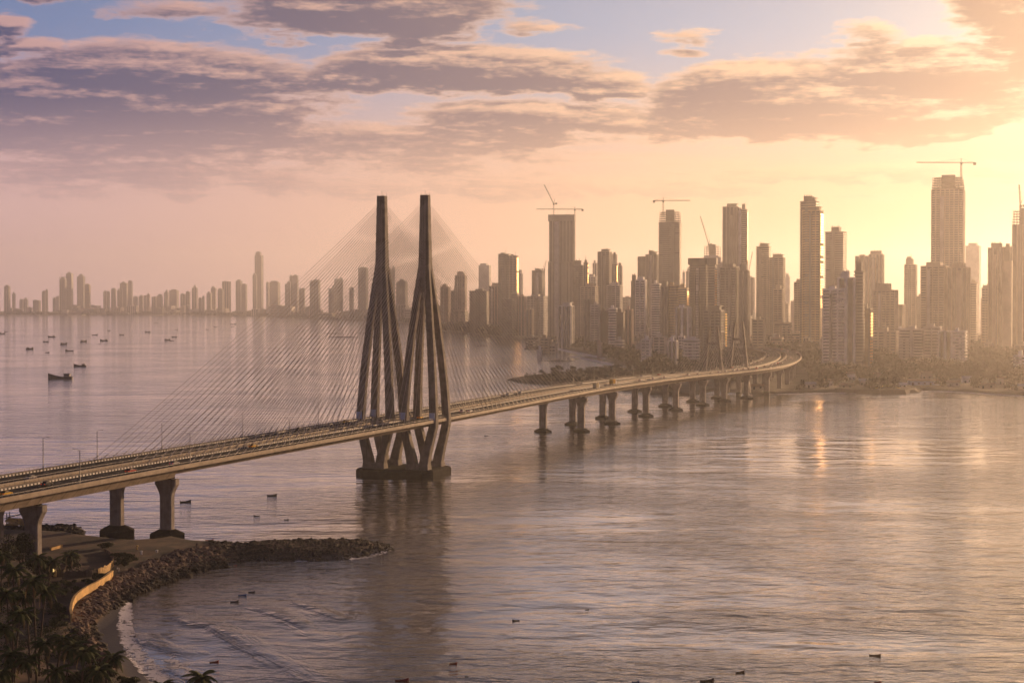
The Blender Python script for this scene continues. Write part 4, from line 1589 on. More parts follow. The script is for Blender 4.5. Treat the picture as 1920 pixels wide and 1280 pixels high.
# ------------------------------------------------------------------ trees of the far shore
def leaf_clump(vs, fs, c, rx, ry, rz_, n, size, r):
    for _ in range(n):
        while True:
            d = Vector((r.uniform(-1, 1), r.uniform(-1, 1), r.uniform(-0.55, 1)))
            if 0.2 < d.length < 1:
                break
        d = d.normalized() * (0.62 + 0.42 * r.random())
        p = Vector((c[0] + d.x * rx, c[1] + d.y * ry, c[2] + d.z * rz_))
        a = Vector((r.uniform(-1, 1), r.uniform(-1, 1), r.uniform(-1, 1))).normalized()
        b = a.cross(d)
        if b.length < 0.05:
            continue
        b.normalize()
        s1, s2 = size * r.uniform(0.6, 1.3), size * r.uniform(0.4, 0.9)
        k = len(vs)
        vs += [tuple(p - a * s1 - b * s2), tuple(p + a * s1 - b * s2 * 0.6), tuple(p + a * s1 * 0.8 + b * s2), tuple(p - a * s1 * 0.7 + b * s2)]
        fs.append((k, k + 1, k + 2, k + 3))


ROADP = [SAMP[i][0] + SAMP[i][2] * (FAR_C + MID) for i in range(0, NS, 8)]


def near_road(x, y, d=27.0):
    return any(abs(p.x - x) < d and abs(p.y - y) < d for p in ROADP)


CLEAR = [(1512, 1530, 727), (1548, 1562, 724), (1576, 1600, 728), (1612, 1628, 722), (1640, 1652, 712), (1776, 1800, 724), (1806, 1822, 718), (1836, 1866, 728), (1872, 1888, 720), (1900, 1926, 731), (1706, 1762, 722), (1684, 1700, 727), (1728, 1748, 710), (1590, 1604, 712)]
r = random.Random(5)
vs, fs = [], []
cnt = 0
tries = 0
while cnt < 4600 and tries < 60000:
    tries += 1
    px = r.uniform(955, 2000)
    dd = 1 / r.uniform(1 / 3500, 1 / 1490)
    x, y = (px - 960) / F * dd, dd
    if not inside((x, y), LAND) or near_road(x, y):
        continue
    if any(x0_ - 3 < px < x1_ + 3 and 568 + F * CAM_H / dd > yb_ - 4 for (x0_, x1_, yb_) in CLEAR):
        continue
    cl = mnoise.noise(Vector((x * 0.008, y * 0.004, 2.0)))
    if cl < -0.28:
        continue
    edge_in = inside((x, y - 14), LAND)
    h = r.choice([r.uniform(4, 7), r.uniform(6, 11), r.uniform(9, 16)]) * (1 + 0.5 * max(0, cl)) * (0.55 if not edge_in else 1)
    if dd < 2150:
        h *= 0.62
    if px < 1200 and dd < 2200:
        h *= 0.5
    rad = h * r.uniform(0.5, 0.8)
    leaf_clump(vs, fs, (x, y, GROUND_Z + h * 0.52), rad, rad, h * 0.55, 34 if dd > 2300 else 64, rad * (0.30 if dd > 2300 else 0.19), r)
    cnt += 1
mb = MB()
mb.v, mb.f = vs, fs
mb.obj('shore_woodland', 'leaf_far', None, fix=False, kind='stuff', label='dark belt of shore trees below the towers')
# a far belt along the left shore
vs, fs = [], []
for i in range(900):
    px = r.uniform(-30, 1000)
    base = None
    for (a_, b_) in zip(FARS[1:], FARS[2:]):
        if a_[0] <= px <= b_[0]:
            base = a_[1] + (b_[1] - a_[1]) * (px - a_[0]) / (b_[0] - a_[0])
    if base is None:
        continue
    p = gp(px, base - r.uniform(0.8, 4) * (0.3 if px < 500 else 1.0))
    h = r.uniform(9, 20)
    leaf_clump(vs, fs, (p.x, p.y, GROUND_Z + h * 0.5), h * 1.5, h, h * 0.55, 12, h * 0.5, r)
mb = MB()
mb.v, mb.f = vs, fs
mb.obj('distant_woodland', 'leaf_far', None, fix=False, kind='stuff', label='thin dark line of trees along the far left shore')


def far_tree(px, y, h, label):
    p = gp(px, y, GROUND_Z)
    rr_ = random.Random(int(px * 3))
    root = thing('shore_tree', p, label, 'tree', 'single trees on the wooded spit')
    tk = MB()
    tk.tube([(0, 0, -0.5), (rr_.uniform(-.3, .3), 0, h * 0.35), (rr_.uniform(-.6, .6), 0, h * 0.62)], [0.35, 0.25, 0.12], 6)
    for k in range(4):
        an = rr_.uniform(0, 6.28)
        tk.tube([(0, 0, h * 0.38), (math.cos(an) * h * 0.25, math.sin(an) * h * 0.25, h * 0.68)], [0.16, 0.06], 5)
    tk.obj('trunk', 'bark', root)
    v_, f_ = [], []
    for k in range(7):
        an = rr_.uniform(0, 6.28)
        q = rr_.uniform(0, 0.3) * h
        leaf_clump(v_, f_, (math.cos(an) * q, math.sin(an) * q, h * rr_.uniform(0.55, 0.88)), h * 0.2, h * 0.2, h * 0.14, 26, h * 0.065, rr_)
    m_ = MB()
    m_.v, m_.f = v_, f_
    m_.obj('crown', 'leaf_far', root, fix=False)


SPIT = [(1036, 702, 8), (1046, 701, 10), (1053, 700, 8), (1072, 699, 9), (1078, 698, 7), (1100, 697, 6), (1118, 696, 6), (1135, 695, 6), (1153, 695, 8), (1160, 694, 7), (1176, 693, 9), (1182, 693, 11), (1188, 693, 9)]
for i, (px, y, h) in enumerate(SPIT):
    far_tree(px, y, h, '%s lone tree from the tip of the wooded spit behind the bridge' % ORD[i])

# ------------------------------------------------------------------ waterfront things at the right
mat('roof_rust', (0.30, 0.20, 0.12), 0.8, 0.3, 0.3)
mat('awning_yellow', (0.62, 0.48, 0.10), 0.6, 0.1, 0.5)


def shed(px0, px1, yb, h, dist_d, label, wall='wall_pale', roofm='roof_rust'):
    a, b = gp(px0, yb, GROUND_Z), gp(px1, yb, GROUND_Z)
    L = (b - a).length
    root = thing('waterfront_shed', (a + b) / 2, label, 'shed')
    m1 = MB()
    m1.box(-L / 2, L / 2, 0, dist_d, -0.5, h)
    m1.obj('wall', wall, root)
    m2 = MB()
    m2.loft([[(-L / 2 - 0.8, -1, h), (-L / 2 - 0.8, dist_d / 2, h + 2.2), (-L / 2 - 0.8, dist_d + 1, h), (-L / 2 - 0.8, dist_d / 2, h + 1.8)],
             [(L / 2 + 0.8, -1, h), (L / 2 + 0.8, dist_d / 2, h + 2.2), (L / 2 + 0.8, dist_d + 1, h), (L / 2 + 0.8, dist_d / 2, h + 1.8)]])
    m2.obj('roof', roofm, root)
    n = max(2, int(L / 5))
    for i in range(n):
        d_ = MB()
        x = -L / 2 + L * (i + 0.5) / n
        d_.box(x - 0.9, x + 0.9, -0.12, 0.1, 0.0 if i % 3 == 0 else 1.1, 2.3)
        d_.obj('door' if i % 3 == 0 else 'window', 'glass_dark', root)


shed(1706, 1762, 722, 4.0, 10, 'long low shed with rusty roof on the right waterfront', 'panel_blue')
shed(1684, 1700, 727, 2.6, 5, 'small white hut by the bulging quay on the right shore', 'wall_white', 'wall_white')
shed(1660, 1672, 700, 3.0, 8, 'tiny pale roofed hut among the trees on the right shore', 'wall_pale', 'wall_pale')
HUT = [(1512, 1530, 727, 3.2, 'pale'), (1548, 1562, 724, 4.5, 'white'), (1576, 1600, 728, 2.8, 'tan'), (1612, 1628, 722, 4.0, 'pale'), (1640, 1652, 712, 5.0, 'rose'), (1776, 1800, 724, 3.4, 'pale'), (1806, 1822, 718, 4.5, 'white'),
       (1836, 1866, 728, 3.0, 'tan'), (1872, 1888, 720, 5.0, 'pale'), (1900, 1926, 731, 3.2, 'rose'), (1728, 1748, 710, 5.5, 'tan'), (1590, 1604, 712, 6.0, 'white')]
for i_, (x_, y_, yb_, h_, c_) in enumerate(HUT):
    shed(x_, y_, yb_, h_, 8, '%s low house from the left among the trees of the right shore' % ORD[i_], 'wall_' + c_, 'roof_rust' if i_ % 3 else 'wall_pale')
shed(1408, 1432, 730, 2.5, 6, 'low hut under the far end of the bridge', 'wall_tan')
# quay with its yellow rim
q0, q1 = gp(1560, 733, 0), gp(1722, 735, 0)
qm = MB()
pl = [gp(1560, 735).xy, gp(1600, 737).xy, gp(1650, 738.5).xy, gp(1700, 738).xy, gp(1722, 734).xy, gp(1712, 729).xy, gp(1640, 727).xy, gp(1580, 729).xy]
c = sum((Vector(p) for p in pl), Vector((0, 0))) / len(pl)
root = thing('stone_quay', (c.x, c.y, 0), 'low dark quay bulging from the right shore with a yellow rim', 'quay')
qm.prism([(p.x - c.x, p.y - c.y) for p in pl], -1, 3.4, 0.93)
qm.obj('quay_wall', 'rock_dark', root)
rim = MB()
arc = [gp(1641 + 46 * t_ / 8, 728 - 2.2 * math.sin(math.pi * t_ / 8), 3.4) - Vector((c.x, c.y, 0)) for t_ in range(9)]
rim.tube([Vector((p.x, p.y, 3.4 + 1.6 * math.sin(math.pi * i / 8))) for i, p in enumerate(arc)], 0.5, 5)
rim.obj('rim', 'awning_yellow', root)
# ------------------------------------------------------------------ near headland
SH = [(-140, 975), (0, 985), (60, 1003), (160, 1006), (200, 1013), (262, 1020), (300, 1012), (360, 1014), (400, 1022), (450, 1026), (500, 1022), (560, 1019), (640, 1018), (700, 1017), (735, 1024),
      (738, 1031), (722, 1037), (650, 1049), (560, 1053), (480, 1052), (440, 1056), (380, 1067), (330, 1082), (290, 1094), (262, 1106), (247, 1122), (240, 1140), (229, 1165), (229, 1195), (240, 1225),
      (260, 1250), (282, 1275), (305, 1300), (345, 1345), (-260, 1345)]
SHP = [gp(*p).xy for p in SH]


def sdist(x, y, P):
    p = Vector((x, y))
    d = 1e9
    for i in range(len(P)):
        a, b = P[i - 1], P[i]
        ab = b - a
        t_ = max(0.0, min(1.0, (p - a).dot(ab) / ab.length_squared))
        d = min(d, (p - a - ab * t_).length)
    return d if inside((x, y), P) else -d


def ground_material():
    m = bpy.data.materials.new('headland_soil')
    m.use_nodes = True
    q = NG(m.node_tree)
    b = m.node_tree.nodes['Principled BSDF']
    geo = q.n('ShaderNodeNewGeometry')
    sp = q.n('ShaderNodeSeparateXYZ')
    q.link(geo.outputs['Position'], sp.inputs[0])
    n1 = q.noise(geo.outputs['Position'], 0.09, 5, 0.6)
    n2 = q.noise(geo.outputs['Position'], 0.7, 5, 0.65)
    soil = q.mix(q.ss(n1, 0.42, 0.58), (0.030, 0.022, 0.014, 1), (0.125, 0.074, 0.045, 1))
    soil = q.mix(q.m('MULTIPLY', q.ss(n2, 0.4, 0.7), 0.5), soil, (0.06, 0.042, 0.032, 1))
    wet = q.ss(sp.outputs[2], 1.5, 0.6)
    q.put(b.inputs['Base Color'], q.mix(wet, soil, (0.026, 0.020, 0.018, 1)))
    q.put(b.inputs['Roughness'], q.ss(wet, 0.0, 1.0, 0.95, 0.55))
    bn = q.n('ShaderNodeBump')
    bn.inputs['Distance'].default_value = 0.15
    q.link(n2, bn.inputs['Height'])
    q.link(bn.outputs[0], b.inputs['Normal'])
    MATS['headland_soil'] = m


ground_material()


def land_z(x, y):
    d = sdist(x, y, SHP)
    n = mnoise.noise(Vector((x * 0.06, y * 0.06, 0.3)))
    if d < 0:
        return max(-2.0, d * 0.25)
    groyne = x > gp(430, 1040).x
    if groyne:
        n2_ = mnoise.noise(Vector((x * 0.045, y * 0.03, 4.1)))
        return min(2.5 + 1.3 * n2_, d * 0.26) + n * 0.4
    beach = y < gp(0, 1135).y and x > gp(150, 1200).x
    k = 0.10 if beach else 0.30
    return min(3.2, d * k) + n * 0.25 * min(1, d * 0.2)


X0, X1, Y0, Y1, GS = -215.0, -34.0, 322.0, 615.0, 2.2
gx, gy = int((X1 - X0) / GS), int((Y1 - Y0) / GS)
vs, keep = [], []
for j in range(gy + 1):
    for i in range(gx + 1):
        x, y = X0 + i * GS, Y0 + j * GS
        vs.append((x, y, land_z(x, y)))
fs = []
for j in range(gy):
    for i in range(gx):
        q = (j * (gx + 1) + i, j * (gx + 1) + i + 1, (j + 1) * (gx + 1) + i + 1, (j + 1) * (gx + 1) + i)
        if max(vs[k][2] for k in q) > -1.6:
            fs.append(q)
mb = MB()
mb.v, mb.f = vs, fs
mb.obj('headland_ground', 'headland_soil', None, smooth=True, fix=False, kind='structure', label='brown sandy headland at the lower left')

# ------------------------------------------------------------------ boulders
mat('rock_brown', (0.145, 0.105, 0.082), 0.9, 0.55, 0.6, bump=0.12, bscale=2.5)
mat('rock_weed', (0.026, 0.019, 0.016), 0.75, 0.5, 0.6, bump=0.12, bscale=2.5)


def rock_data(seed):
    r = random.Random(seed)
    bm = bmesh.new()
    bmesh.ops.create_icosphere(bm, subdivisions=1, radius=1.0)
    sx, sy, sz = r.uniform(0.8, 1.25), r.uniform(0.7, 1.1), r.uniform(0.55, 0.85)
    off = Vector((r.uniform(0, 50), r.uniform(0, 50), 0))
    planes = [(Vector((r.uniform(-1, 1), r.uniform(-1, 1), r.uniform(-0.3, 1))).normalized(), r.uniform(0.55, 0.85)) for _ in range(6)]
    for v in bm.verts:
        p = v.co.copy()
        for n, d in planes:
            e = p.dot(n) - d
            if e > 0:
                p -= n * e
        p *= 1 + 0.25 * mnoise.noise(p * 1.7 + off)
        v.co = Vector((p.x * sx, p.y * sy, p.z * sz))
    me = bpy.data.meshes.new('boulder')
    bm.to_mesh(me)
    bm.free()
    return me


for nm_ in ('rock_brown', 'rock_weed'):
    q = NG(MATS[nm_].node_tree)
    b = MATS[nm_].node_tree.nodes['Principled BSDF']
    old = b.inputs['Base Color'].links[0].from_socket
    geo = q.n('ShaderNodeNewGeometry')
    sp = q.n('ShaderNodeSeparateXYZ')
    q.link(geo.outputs['Position'], sp.inputs[0])
    oi = q.n('ShaderNodeObjectInfo')
    zz = q.m('ADD', sp.outputs[2], q.m('MULTIPLY', q.noise(geo.outputs['Position'], 0.25, 2), 1.2))
    tint = q.mix(oi.outputs['Random'], (0.55, 0.5, 0.48, 1), (1.5, 1.35, 1.2, 1))
    q.put(b.inputs['Base Color'], q.mix(q.ss(zz, 2.9, 1.5), q.mix(1.0, old, tint, 'MULTIPLY'), (0.022, 0.019, 0.016, 1)))
ROCKS = [rock_data(i) for i in range(8)]
ROCKS_W = [m.copy() for m in ROCKS]
for m in ROCKS:
    m.materials.append(MATS['rock_brown'])
for m in ROCKS_W:
    m.materials.append(MATS['rock_weed'])
REV_UP = [(400, 1019), (360, 1027), (330, 1035), (280, 1053), (240, 1073), (212, 1085), (172, 1112), (150, 1132), (137, 1150), (138, 1168), (150, 1187), (166, 1207), (186, 1228), (202, 1246)]
REV_LO = [(430, 1060), (380, 1067), (330, 1084), (290, 1097), (255, 1112), (222, 1138), (200, 1150), (190, 1158), (184, 1166), (181, 1176), (184, 1192), (192, 1212), (203, 1232), (212, 1250)]
up = [gp(*p, 3.0).xy for p in REV_UP]
lo = [gp(*p, 0.6).xy for p in REV_LO]
cen = gp(260, 1070, 2.0)
rev = thing('rock_revetment', (cen.x, cen.y, 0), 'curving bank of brown boulders along the near shore', 'rock bank')
grc = gp(600, 1035, 0.0)
gro = thing('rock_groyne', (grc.x, grc.y, 0), 'dark weedy boulder groyne reaching out into the water', 'groyne')
r = random.Random(21)


def add_rock(spec, root, data, c0):
    p, s_, rot, k = spec
    o = new_obj('boulder', data[k], root)
    o.location = (p.x - c0.x, p.y - c0.y, p.z)
    o.rotation_euler = rot
    o.scale = (s_, s_, s_)


def join_rocks(specs, root, data, c0, material):
    mb = MB()
    for p, s_, rot, k in specs:
        M = Matrix.Translation((p.x - c0.x, p.y - c0.y, p.z)) @ Matrix.Rotation(rot[2], 4, 'Z') @ Matrix.Rotation(rot[0], 4, 'X') @ Matrix.Scale(s_, 4)
        me = data[k]
        mb.add([M @ v.co for v in me.vertices], [tuple(f.vertices) for f in me.polygons])
    o = mb.obj('boulder_heap', material, root, fix=False, kind='stuff')


specs = []
for i in range(len(up) - 1):
    L = (up[i] - up[i + 1]).length + (lo[i] - lo[i + 1]).length
    wd = (up[i] - lo[i]).length
    for _ in range(int(L * 0.5 * wd * 0.62)):
        u, v = r.random(), r.random()
        a = up[i].lerp(up[i + 1], u)
        b = lo[i].lerp(lo[i + 1], u)
        p = a.lerp(b, v)
        z = max(land_z(p.x, p.y), 3.1 * (1 - v) + 0.3 * v) - 0.1
        s_ = r.uniform(0.4, 1.0) * (1.75 if r.random() < 0.2 else 1)
        specs.append((Vector((p.x, p.y, z)), s_, (r.uniform(-.6, .6), 0, r.uniform(0, 6.28)), r.randrange(8)))
specs.sort(key=lambda q: -q[1] / q[0].y)
for sp_ in specs[:290]:
    add_rock(sp_, rev, ROCKS, cen)
join_rocks(specs[290:], rev, ROCKS, cen, 'rock_brown')
specs2 = []
GRO = [gp(*p).xy for p in [(395, 1022), (450, 1026), (500, 1022), (560, 1019), (640, 1018), (700, 1017), (735, 1024), (738, 1031), (722, 1037), (650, 1049), (560, 1053), (480, 1052), (430, 1058), (390, 1064)]]
bx0, bx1 = min(p.x for p in GRO), max(p.x for p in GRO)
by0, by1 = min(p.y for p in GRO), max(p.y for p in GRO)
while len(specs2) < 2600:
    x, y = r.uniform(bx0, bx1), r.uniform(by0, by1)
    if not inside((x, y), GRO):
        continue
    z = land_z(x, y)
    specs2.append((Vector((x, y, max(0.0, z) - 0.05)), r.uniform(0.25, 0.7) * (1.9 if r.random() < 0.12 else 1), (r.uniform(-.6, .6), 0, r.uniform(0, 6.28)), r.randrange(8)))
specs2.sort(key=lambda q: -q[1] / q[0].y)
for sp_ in specs2[:290]:
    add_rock(sp_, gro, ROCKS_W, grc)
join_rocks(specs2[290:], gro, ROCKS_W, grc, 'rock_weed')
# dark ledge behind the first piers
c0 = gp(120, 999)
led = thing('rock_ledge', (c0.x, c0.y, 0), 'low black rock ledge at the water behind the first piers', 'rock ledge')
sp3 = []
for _ in range(420):
    px = r.uniform(-40, 157)
    p = gp(px, r.uniform(994, 1003))
    hh = 2.4 * (1 - max(0, (px - 140) / 17)) * r.uniform(0.2, 1)
    sp3.append((Vector((p.x, p.y, hh - 0.3)), r.uniform(0.7, 1.5), (r.uniform(-.5, .5), 0, r.uniform(0, 6.28)), r.randrange(8)))
join_rocks(sp3, led, ROCKS_W, c0, 'rock_weed')

# ------------------------------------------------------------------ walls and fences on the headland
mat('wall_ochre', (0.62, 0.40, 0.15), 0.85, 0.3, 0.4, bump=0.05, bscale=3)
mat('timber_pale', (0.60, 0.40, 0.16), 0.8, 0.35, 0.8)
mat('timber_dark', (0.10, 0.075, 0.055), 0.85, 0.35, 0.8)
mat('sheet_rust', (0.20, 0.13, 0.08), 0.8, 0.4, 0.6)


def wall_run(pts, h, th, zb, name, material, label, cat):
    P = [gp(*p, zb) for p in pts]
    P = catmull(P, 5)
    c = P[len(P) // 2]
    root = thing(name, (c.x, c.y, zb), label, cat)
    panels = []
    for i in range(len(P) - 1):
        a, b = P[i] - c, P[i + 1] - c
        d = (b - a).normalized()
        n = Vector((-d.y, d.x, 0)) * th
        mb = MB()
        mb.loft([[a - n + Vector((0, 0, -1.5)), a + n + Vector((0, 0, -1.5)), a + n + Vector((0, 0, h)), a - n + Vector((0, 0, h))],
                 [b - n + Vector((0, 0, -1.5)), b + n + Vector((0, 0, -1.5)), b + n + Vector((0, 0, h)), b - n + Vector((0, 0, h))]])
        mb.obj('wall_panel', material, root)
    cp = MB()
    cp.loft([[(p - c) + Vector((u, 0, z)) for u, z in ((-0.32, h + 0.003), (0.32, h + 0.003), (0.32, h + 0.22), (-0.32, h + 0.22))] for p in P])
    cp.obj('coping', material, root)


wall_run([(134, 1166), (133, 1152), (141, 1131), (160, 1115), (180, 1105), (197, 1094), (211, 1083)], 1.9, 0.2, 3.0, 'promenade_wall', 'wall_ochre', 'curved ochre wall glowing in the sun above the boulders', 'wall')


def palisade(pts, h, n, material, label):
    P = catmull([gp(*p, 3.1) for p in pts], 8)
    c = P[len(P) // 2]
    root = thing('plank_fence', c, label, 'fence')
    cumd = [0]
    for a, b in zip(P, P[1:]):
        cumd.append(cumd[-1] + (b - a).length)
    rr_ = random.Random(int(pts[0][0]))
    for i in range(n):
        d = cumd[-1] * i / (n - 1)
        k = max(j for j in range(len(cumd)) if cumd[j] <= d + 1e-6)
        k = min(k, len(P) - 2)
        p = P[k].lerp(P[k + 1], (d - cumd[k]) / max(1e-6, cumd[k + 1] - cumd[k]))
        w_ = cumd[-1] / n * 0.46
        mb = MB()
        mb.box(-w_, w_, -0.08, 0.08, -0.6, h * rr_.uniform(0.85, 1.08))
        o = mb.obj('plank', material, root)
        t_ = P[k + 1] - P[k]
        o.location = p - c
        o.rotation_euler = (0, rr_.uniform(-.03, .03), math.atan2(t_.y, t_.x))
    rl = MB()
    for z in (h * 0.3, h * 0.75):
        rl.tube([(p - c) + Vector((0.0, 0.15, z)) for p in P], 0.08, 4)
    rl.obj('rail', 'timber_dark', root)


palisade([(186, 1078), (197, 1074), (206, 1069), (212, 1062)], 2.1, 14, 'timber_pale', 'sunlit pale plank fence at the bend above the boulders')  # sunlight on these planks is put into the pale timber colour
palisade([(118, 1086), (140, 1084), (165, 1082), (186, 1078)], 2.2, 24, 'timber_dark', 'shaded dark plank fence left of the sunlit planks')  # shade on these planks is put into the dark timber colour
wall_run([(196, 1035), (206, 1040), (211, 1048), (212, 1058)], 1.0, 0.3, 3.0, 'rubble_wall', 'rock_brown', 'low rubble wall curving behind the sunlit plank fence', 'wall')
wall_run([(95, 1032), (106, 1029), (116, 1026)], 0.7, 0.25, 3.0, 'pale_kerb', 'wall_ochre', 'short pale kerb beside the foot of the first pier', 'kerb')

# posts on the sand
for i, (px, y, nm) in enumerate(((257, 1031, 'stubby concrete post on the sand before the third pier'), (265, 1039, 'white short post on the sand right of the stubby one'), (294, 1035, 'white marker stone on the sand below the fourth pier'))):
    p = gp(px, y, 3.1)
    root = thing('marker_post', p, nm, 'post')
    a = MB()
    a.tube([(0, 0, -0.4), (0, 0, 1.3 - 0.4 * i)], [0.34, 0.28], 6)
    a.obj('post', 'wall_white' if i else 'wall_ochre', root)
    a = MB()
    a.loft([[(x * s_, y_ * s_, z) for x, y_ in ((-.4, -.4), (.4, -.4), (.4, .4), (-.4, .4))] for s_, z in ((1, 1.25 - .4 * i), (1, 1.42 - .4 * i), (.5, 1.55 - .4 * i))])
    a.obj('cap', 'wall_white' if i else 'wall_ochre', root)

# raised shelter behind the first piers
p = gp(34, 994, 0.5)
root = thing('timber_shelter', p, 'raised timber shelter with a sagging tarpaulin behind the first piers', 'shelter')
a = MB()
for x in (-3.4, 0.2, 3.4):
    for y in (-1.8, 1.8):
        po = MB()
        po.tube([(x, y, -1.5), (x, y, 4.2 if x > 0 else 6.2)], 0.16, 6)
        po.obj('post', 'timber_dark', root)
a.box(-3.9, 3.9, -2.1, 2.1, 2.1, 2.4)
a.obj('platform', 'timber_pale', root)
a = MB()
a.loft([[(-3.8, -2.2, 3.2), (-3.8, 2.2, 3.6), (-3.8, 2.2, 4.2), (-3.8, -2.2, 3.9)], [(0, -2.3, 2.7), (0, 2.2, 3.2), (0, 2.2, 3.9), (0, -2.3, 3.5)], [(4.0, -2.2, 2.6), (4.0, 2.2, 2.8), (4.0, 2.2, 3.5), (4.0, -2.2, 3.1)]])
a.obj('tarpaulin', 'timber_pale', root)
a = MB()
a.loft([[(-4.2, -2.4, 4.3), (-4.2, 2.4, 4.3), (-4.2, 2.4, 4.45), (-4.2, -2.4, 4.45)], [(4.0, -2.4, 6.3), (4.0, 2.4, 6.3), (4.0, 2.4, 6.45), (4.0, -2.4, 6.45)]])
a.obj('roof', 'timber_dark', root)

# beach hut with a lit front
p = gp(103, 1082, 3.1)
root = thing('beach_hut', p, 'small hut among palms with a warm light on its front', 'hut')
a = MB()
a.box(-2.4, 2.4, 0, 3.5, -0.3, 2.3)
a.obj('wall', 'timber_dark', root)
a = MB()
a.loft([[(-2.9, -0.7, 2.2), (2.9, -0.7, 2.2), (2.9, -0.7, 2.35), (-2.9, -0.7, 2.35)], [(-2.9, 2, 3.2), (2.9, 2, 3.2), (2.9, 2, 3.35), (-2.9, 2, 3.35)], [(-2.9, 4.1, 2.2), (2.9, 4.1, 2.2), (2.9, 4.1, 2.35), (-2.9, 4.1, 2.35)]])
a.obj('roof', 'sheet_rust', root)
a = MB()
a.box(-0.4, 0.5, -0.06, 0.05, 0.0, 1.9)
a.obj('door', 'timber_pale', root)
MATS['lamp_glow'] = mat('lamp_glow', (1, 0.7, 0.3), 0.5, 0, emit=(1.0, 0.62, 0.22), estr=1.2)
a = MB()
a.loft([[(-0.3 * k, -0.9 - 0.3 * k, z), (0.3 * k, -0.9 - 0.3 * k, z), (0.3 * k, -0.9 + 0.3 * k, z), (-0.3 * k, -0.9 + 0.3 * k, z)] for k, z in ((0.5, 1.7), (1.3, 2.0), (1.3, 2.4), (0.5, 2.7))])
a.obj('lantern', 'lamp_glow', root)

# ------------------------------------------------------------------ palms
def leaf_mat(name, c1_, c2_):
    m = mat(name, c1_, 0.7, 0.4, 0.35, spec=0.12, col2=c2_)
    b = m.node_tree.nodes['Principled BSDF']
    return m


leaf_mat('palm_leaf', (0.060, 0.078, 0.016), (0.018, 0.030, 0.008))
leaf_mat('palm_dry', (0.16, 0.11, 0.04), (0.08, 0.055, 0.025))
leaf_mat('bush_leaf', (0.038, 0.048, 0.013), (0.014, 0.020, 0.008))


def frond_mesh(seed, length, droop, material):
    r = random.Random(seed)
    mb = MB()
    n = 14
    pts = []
    for i in range(n + 1):
        t_ = i / n
        x = length * (t_ - 0.12 * droop * t_ * t_)
        z = length * (0.42 * t_ - (0.42 + 0.62 * droop) * t_ ** 2.1)
        pts.append(Vector((x, 0, z)))
    mb.tube(pts, [0.07 * (1 - 0.8 * i / n) for i in range(n + 1)], 3)
    for i in range(1, n * 2):
        t_ = i / (n * 2)
        k = int(t_ * n)
        p = pts[k].lerp(pts[min(k + 1, n)], t_ * n - k)
        tg = (pts[min(k + 1, n)] - pts[k]).normalized()
        ll = length * 0.30 * math.sin(math.pi * (0.12 + 0.85 * t_)) ** 0.7
        for sd_ in (-1, 1):
            d = (Vector((0, sd_, 0)) * 0.8 + tg * 0.65 + Vector((0, 0, -0.42 - 0.3 * r.random()))).normalized()
            w_ = tg * 0.10
            q = p + d * ll * r.uniform(0.85, 1.1)
            mid = p + d * ll * 0.5 + Vector((0, 0, 0.05 * ll))
            mb.add([p - w_ * 0.6, mid - w_, q - w_ * 0.2, q + w_ * 0.2, mid + w_, p + w_ * 0.6], [(0, 1, 4, 5), (1, 2, 3, 4)])
    me = mb.mesh('frond')
    me.materials.append(MATS[material])
    return me


FRONDS = [frond_mesh(i, 3.7 + 0.25 * (i % 3), 0.45 + 0.17 * i, 'palm_leaf') for i in range(5)]
DRYF = [frond_mesh(40 + i, 3.2, 1.35 + 0.2 * i, 'palm_dry') for i in range(2)]


def palm(px, y, dist, label, nf=17, sc=1.0, lean=None):
    top = at(px, y, dist)
    rr_ = random.Random(int(px * 11 + y))
    gz = 3.1
    ln = lean if lean is not None else rr_.uniform(-1.6, 1.6)
    base = Vector((top.x - ln, top.y + rr_.uniform(-1, 1), gz))
    root = thing('coconut_palm', base, label, 'palm tree', 'palms on the near headland')
    H_ = top.z - gz
    d = top - base
    tk = MB()
    pts = []
    for i in range(9):
        t_ = i / 8
        pts.append(Vector((d.x * t_ ** 1.6, d.y * t_ ** 1.6, -0.5 + (H_ + 0.5) * t_)))
    tk.tube(pts, [0.26 - 0.12 * (i / 8) for i in range(9)], 7)
    tk.obj('trunk', 'bark', root, smooth=True)
    nuts = MB()
    for k in range(6):
        an = rr_.uniform(0, 6.28)
        c = d + Vector((math.cos(an) * 0.3, math.sin(an) * 0.3, -0.35 - rr_.uniform(0, .3)))
        c = Vector((c.x, c.y, H_ - 0.4 - rr_.uniform(0, .3)))
        nuts.tube([c + Vector((0, 0, -0.2)), c, c + Vector((0, 0, 0.2))], [0.06, 0.17, 0.06], 6)
    nuts.obj('coconut', 'palm_dry', root, kind='stuff')
    for k in range(nf):
        an = 2 * math.pi * (k * 0.381966) + rr_.uniform(-.2, .2)
        tier = k / nf
        me = DRYF[k % 2] if (tier > 0.88) else FRONDS[min(4, int(tier * 5))]
        o = new_obj('frond', me, root)
        o.location = (d.x, d.y, H_ - 0.25 * tier)
        o.rotation_euler = (rr_.uniform(-.25, .25), R(-38 + 62 * tier) + rr_.uniform(-.12, .12), an)
        s_ = sc * rr_.uniform(0.85, 1.12)
        o.scale = (s_, s_, s_)


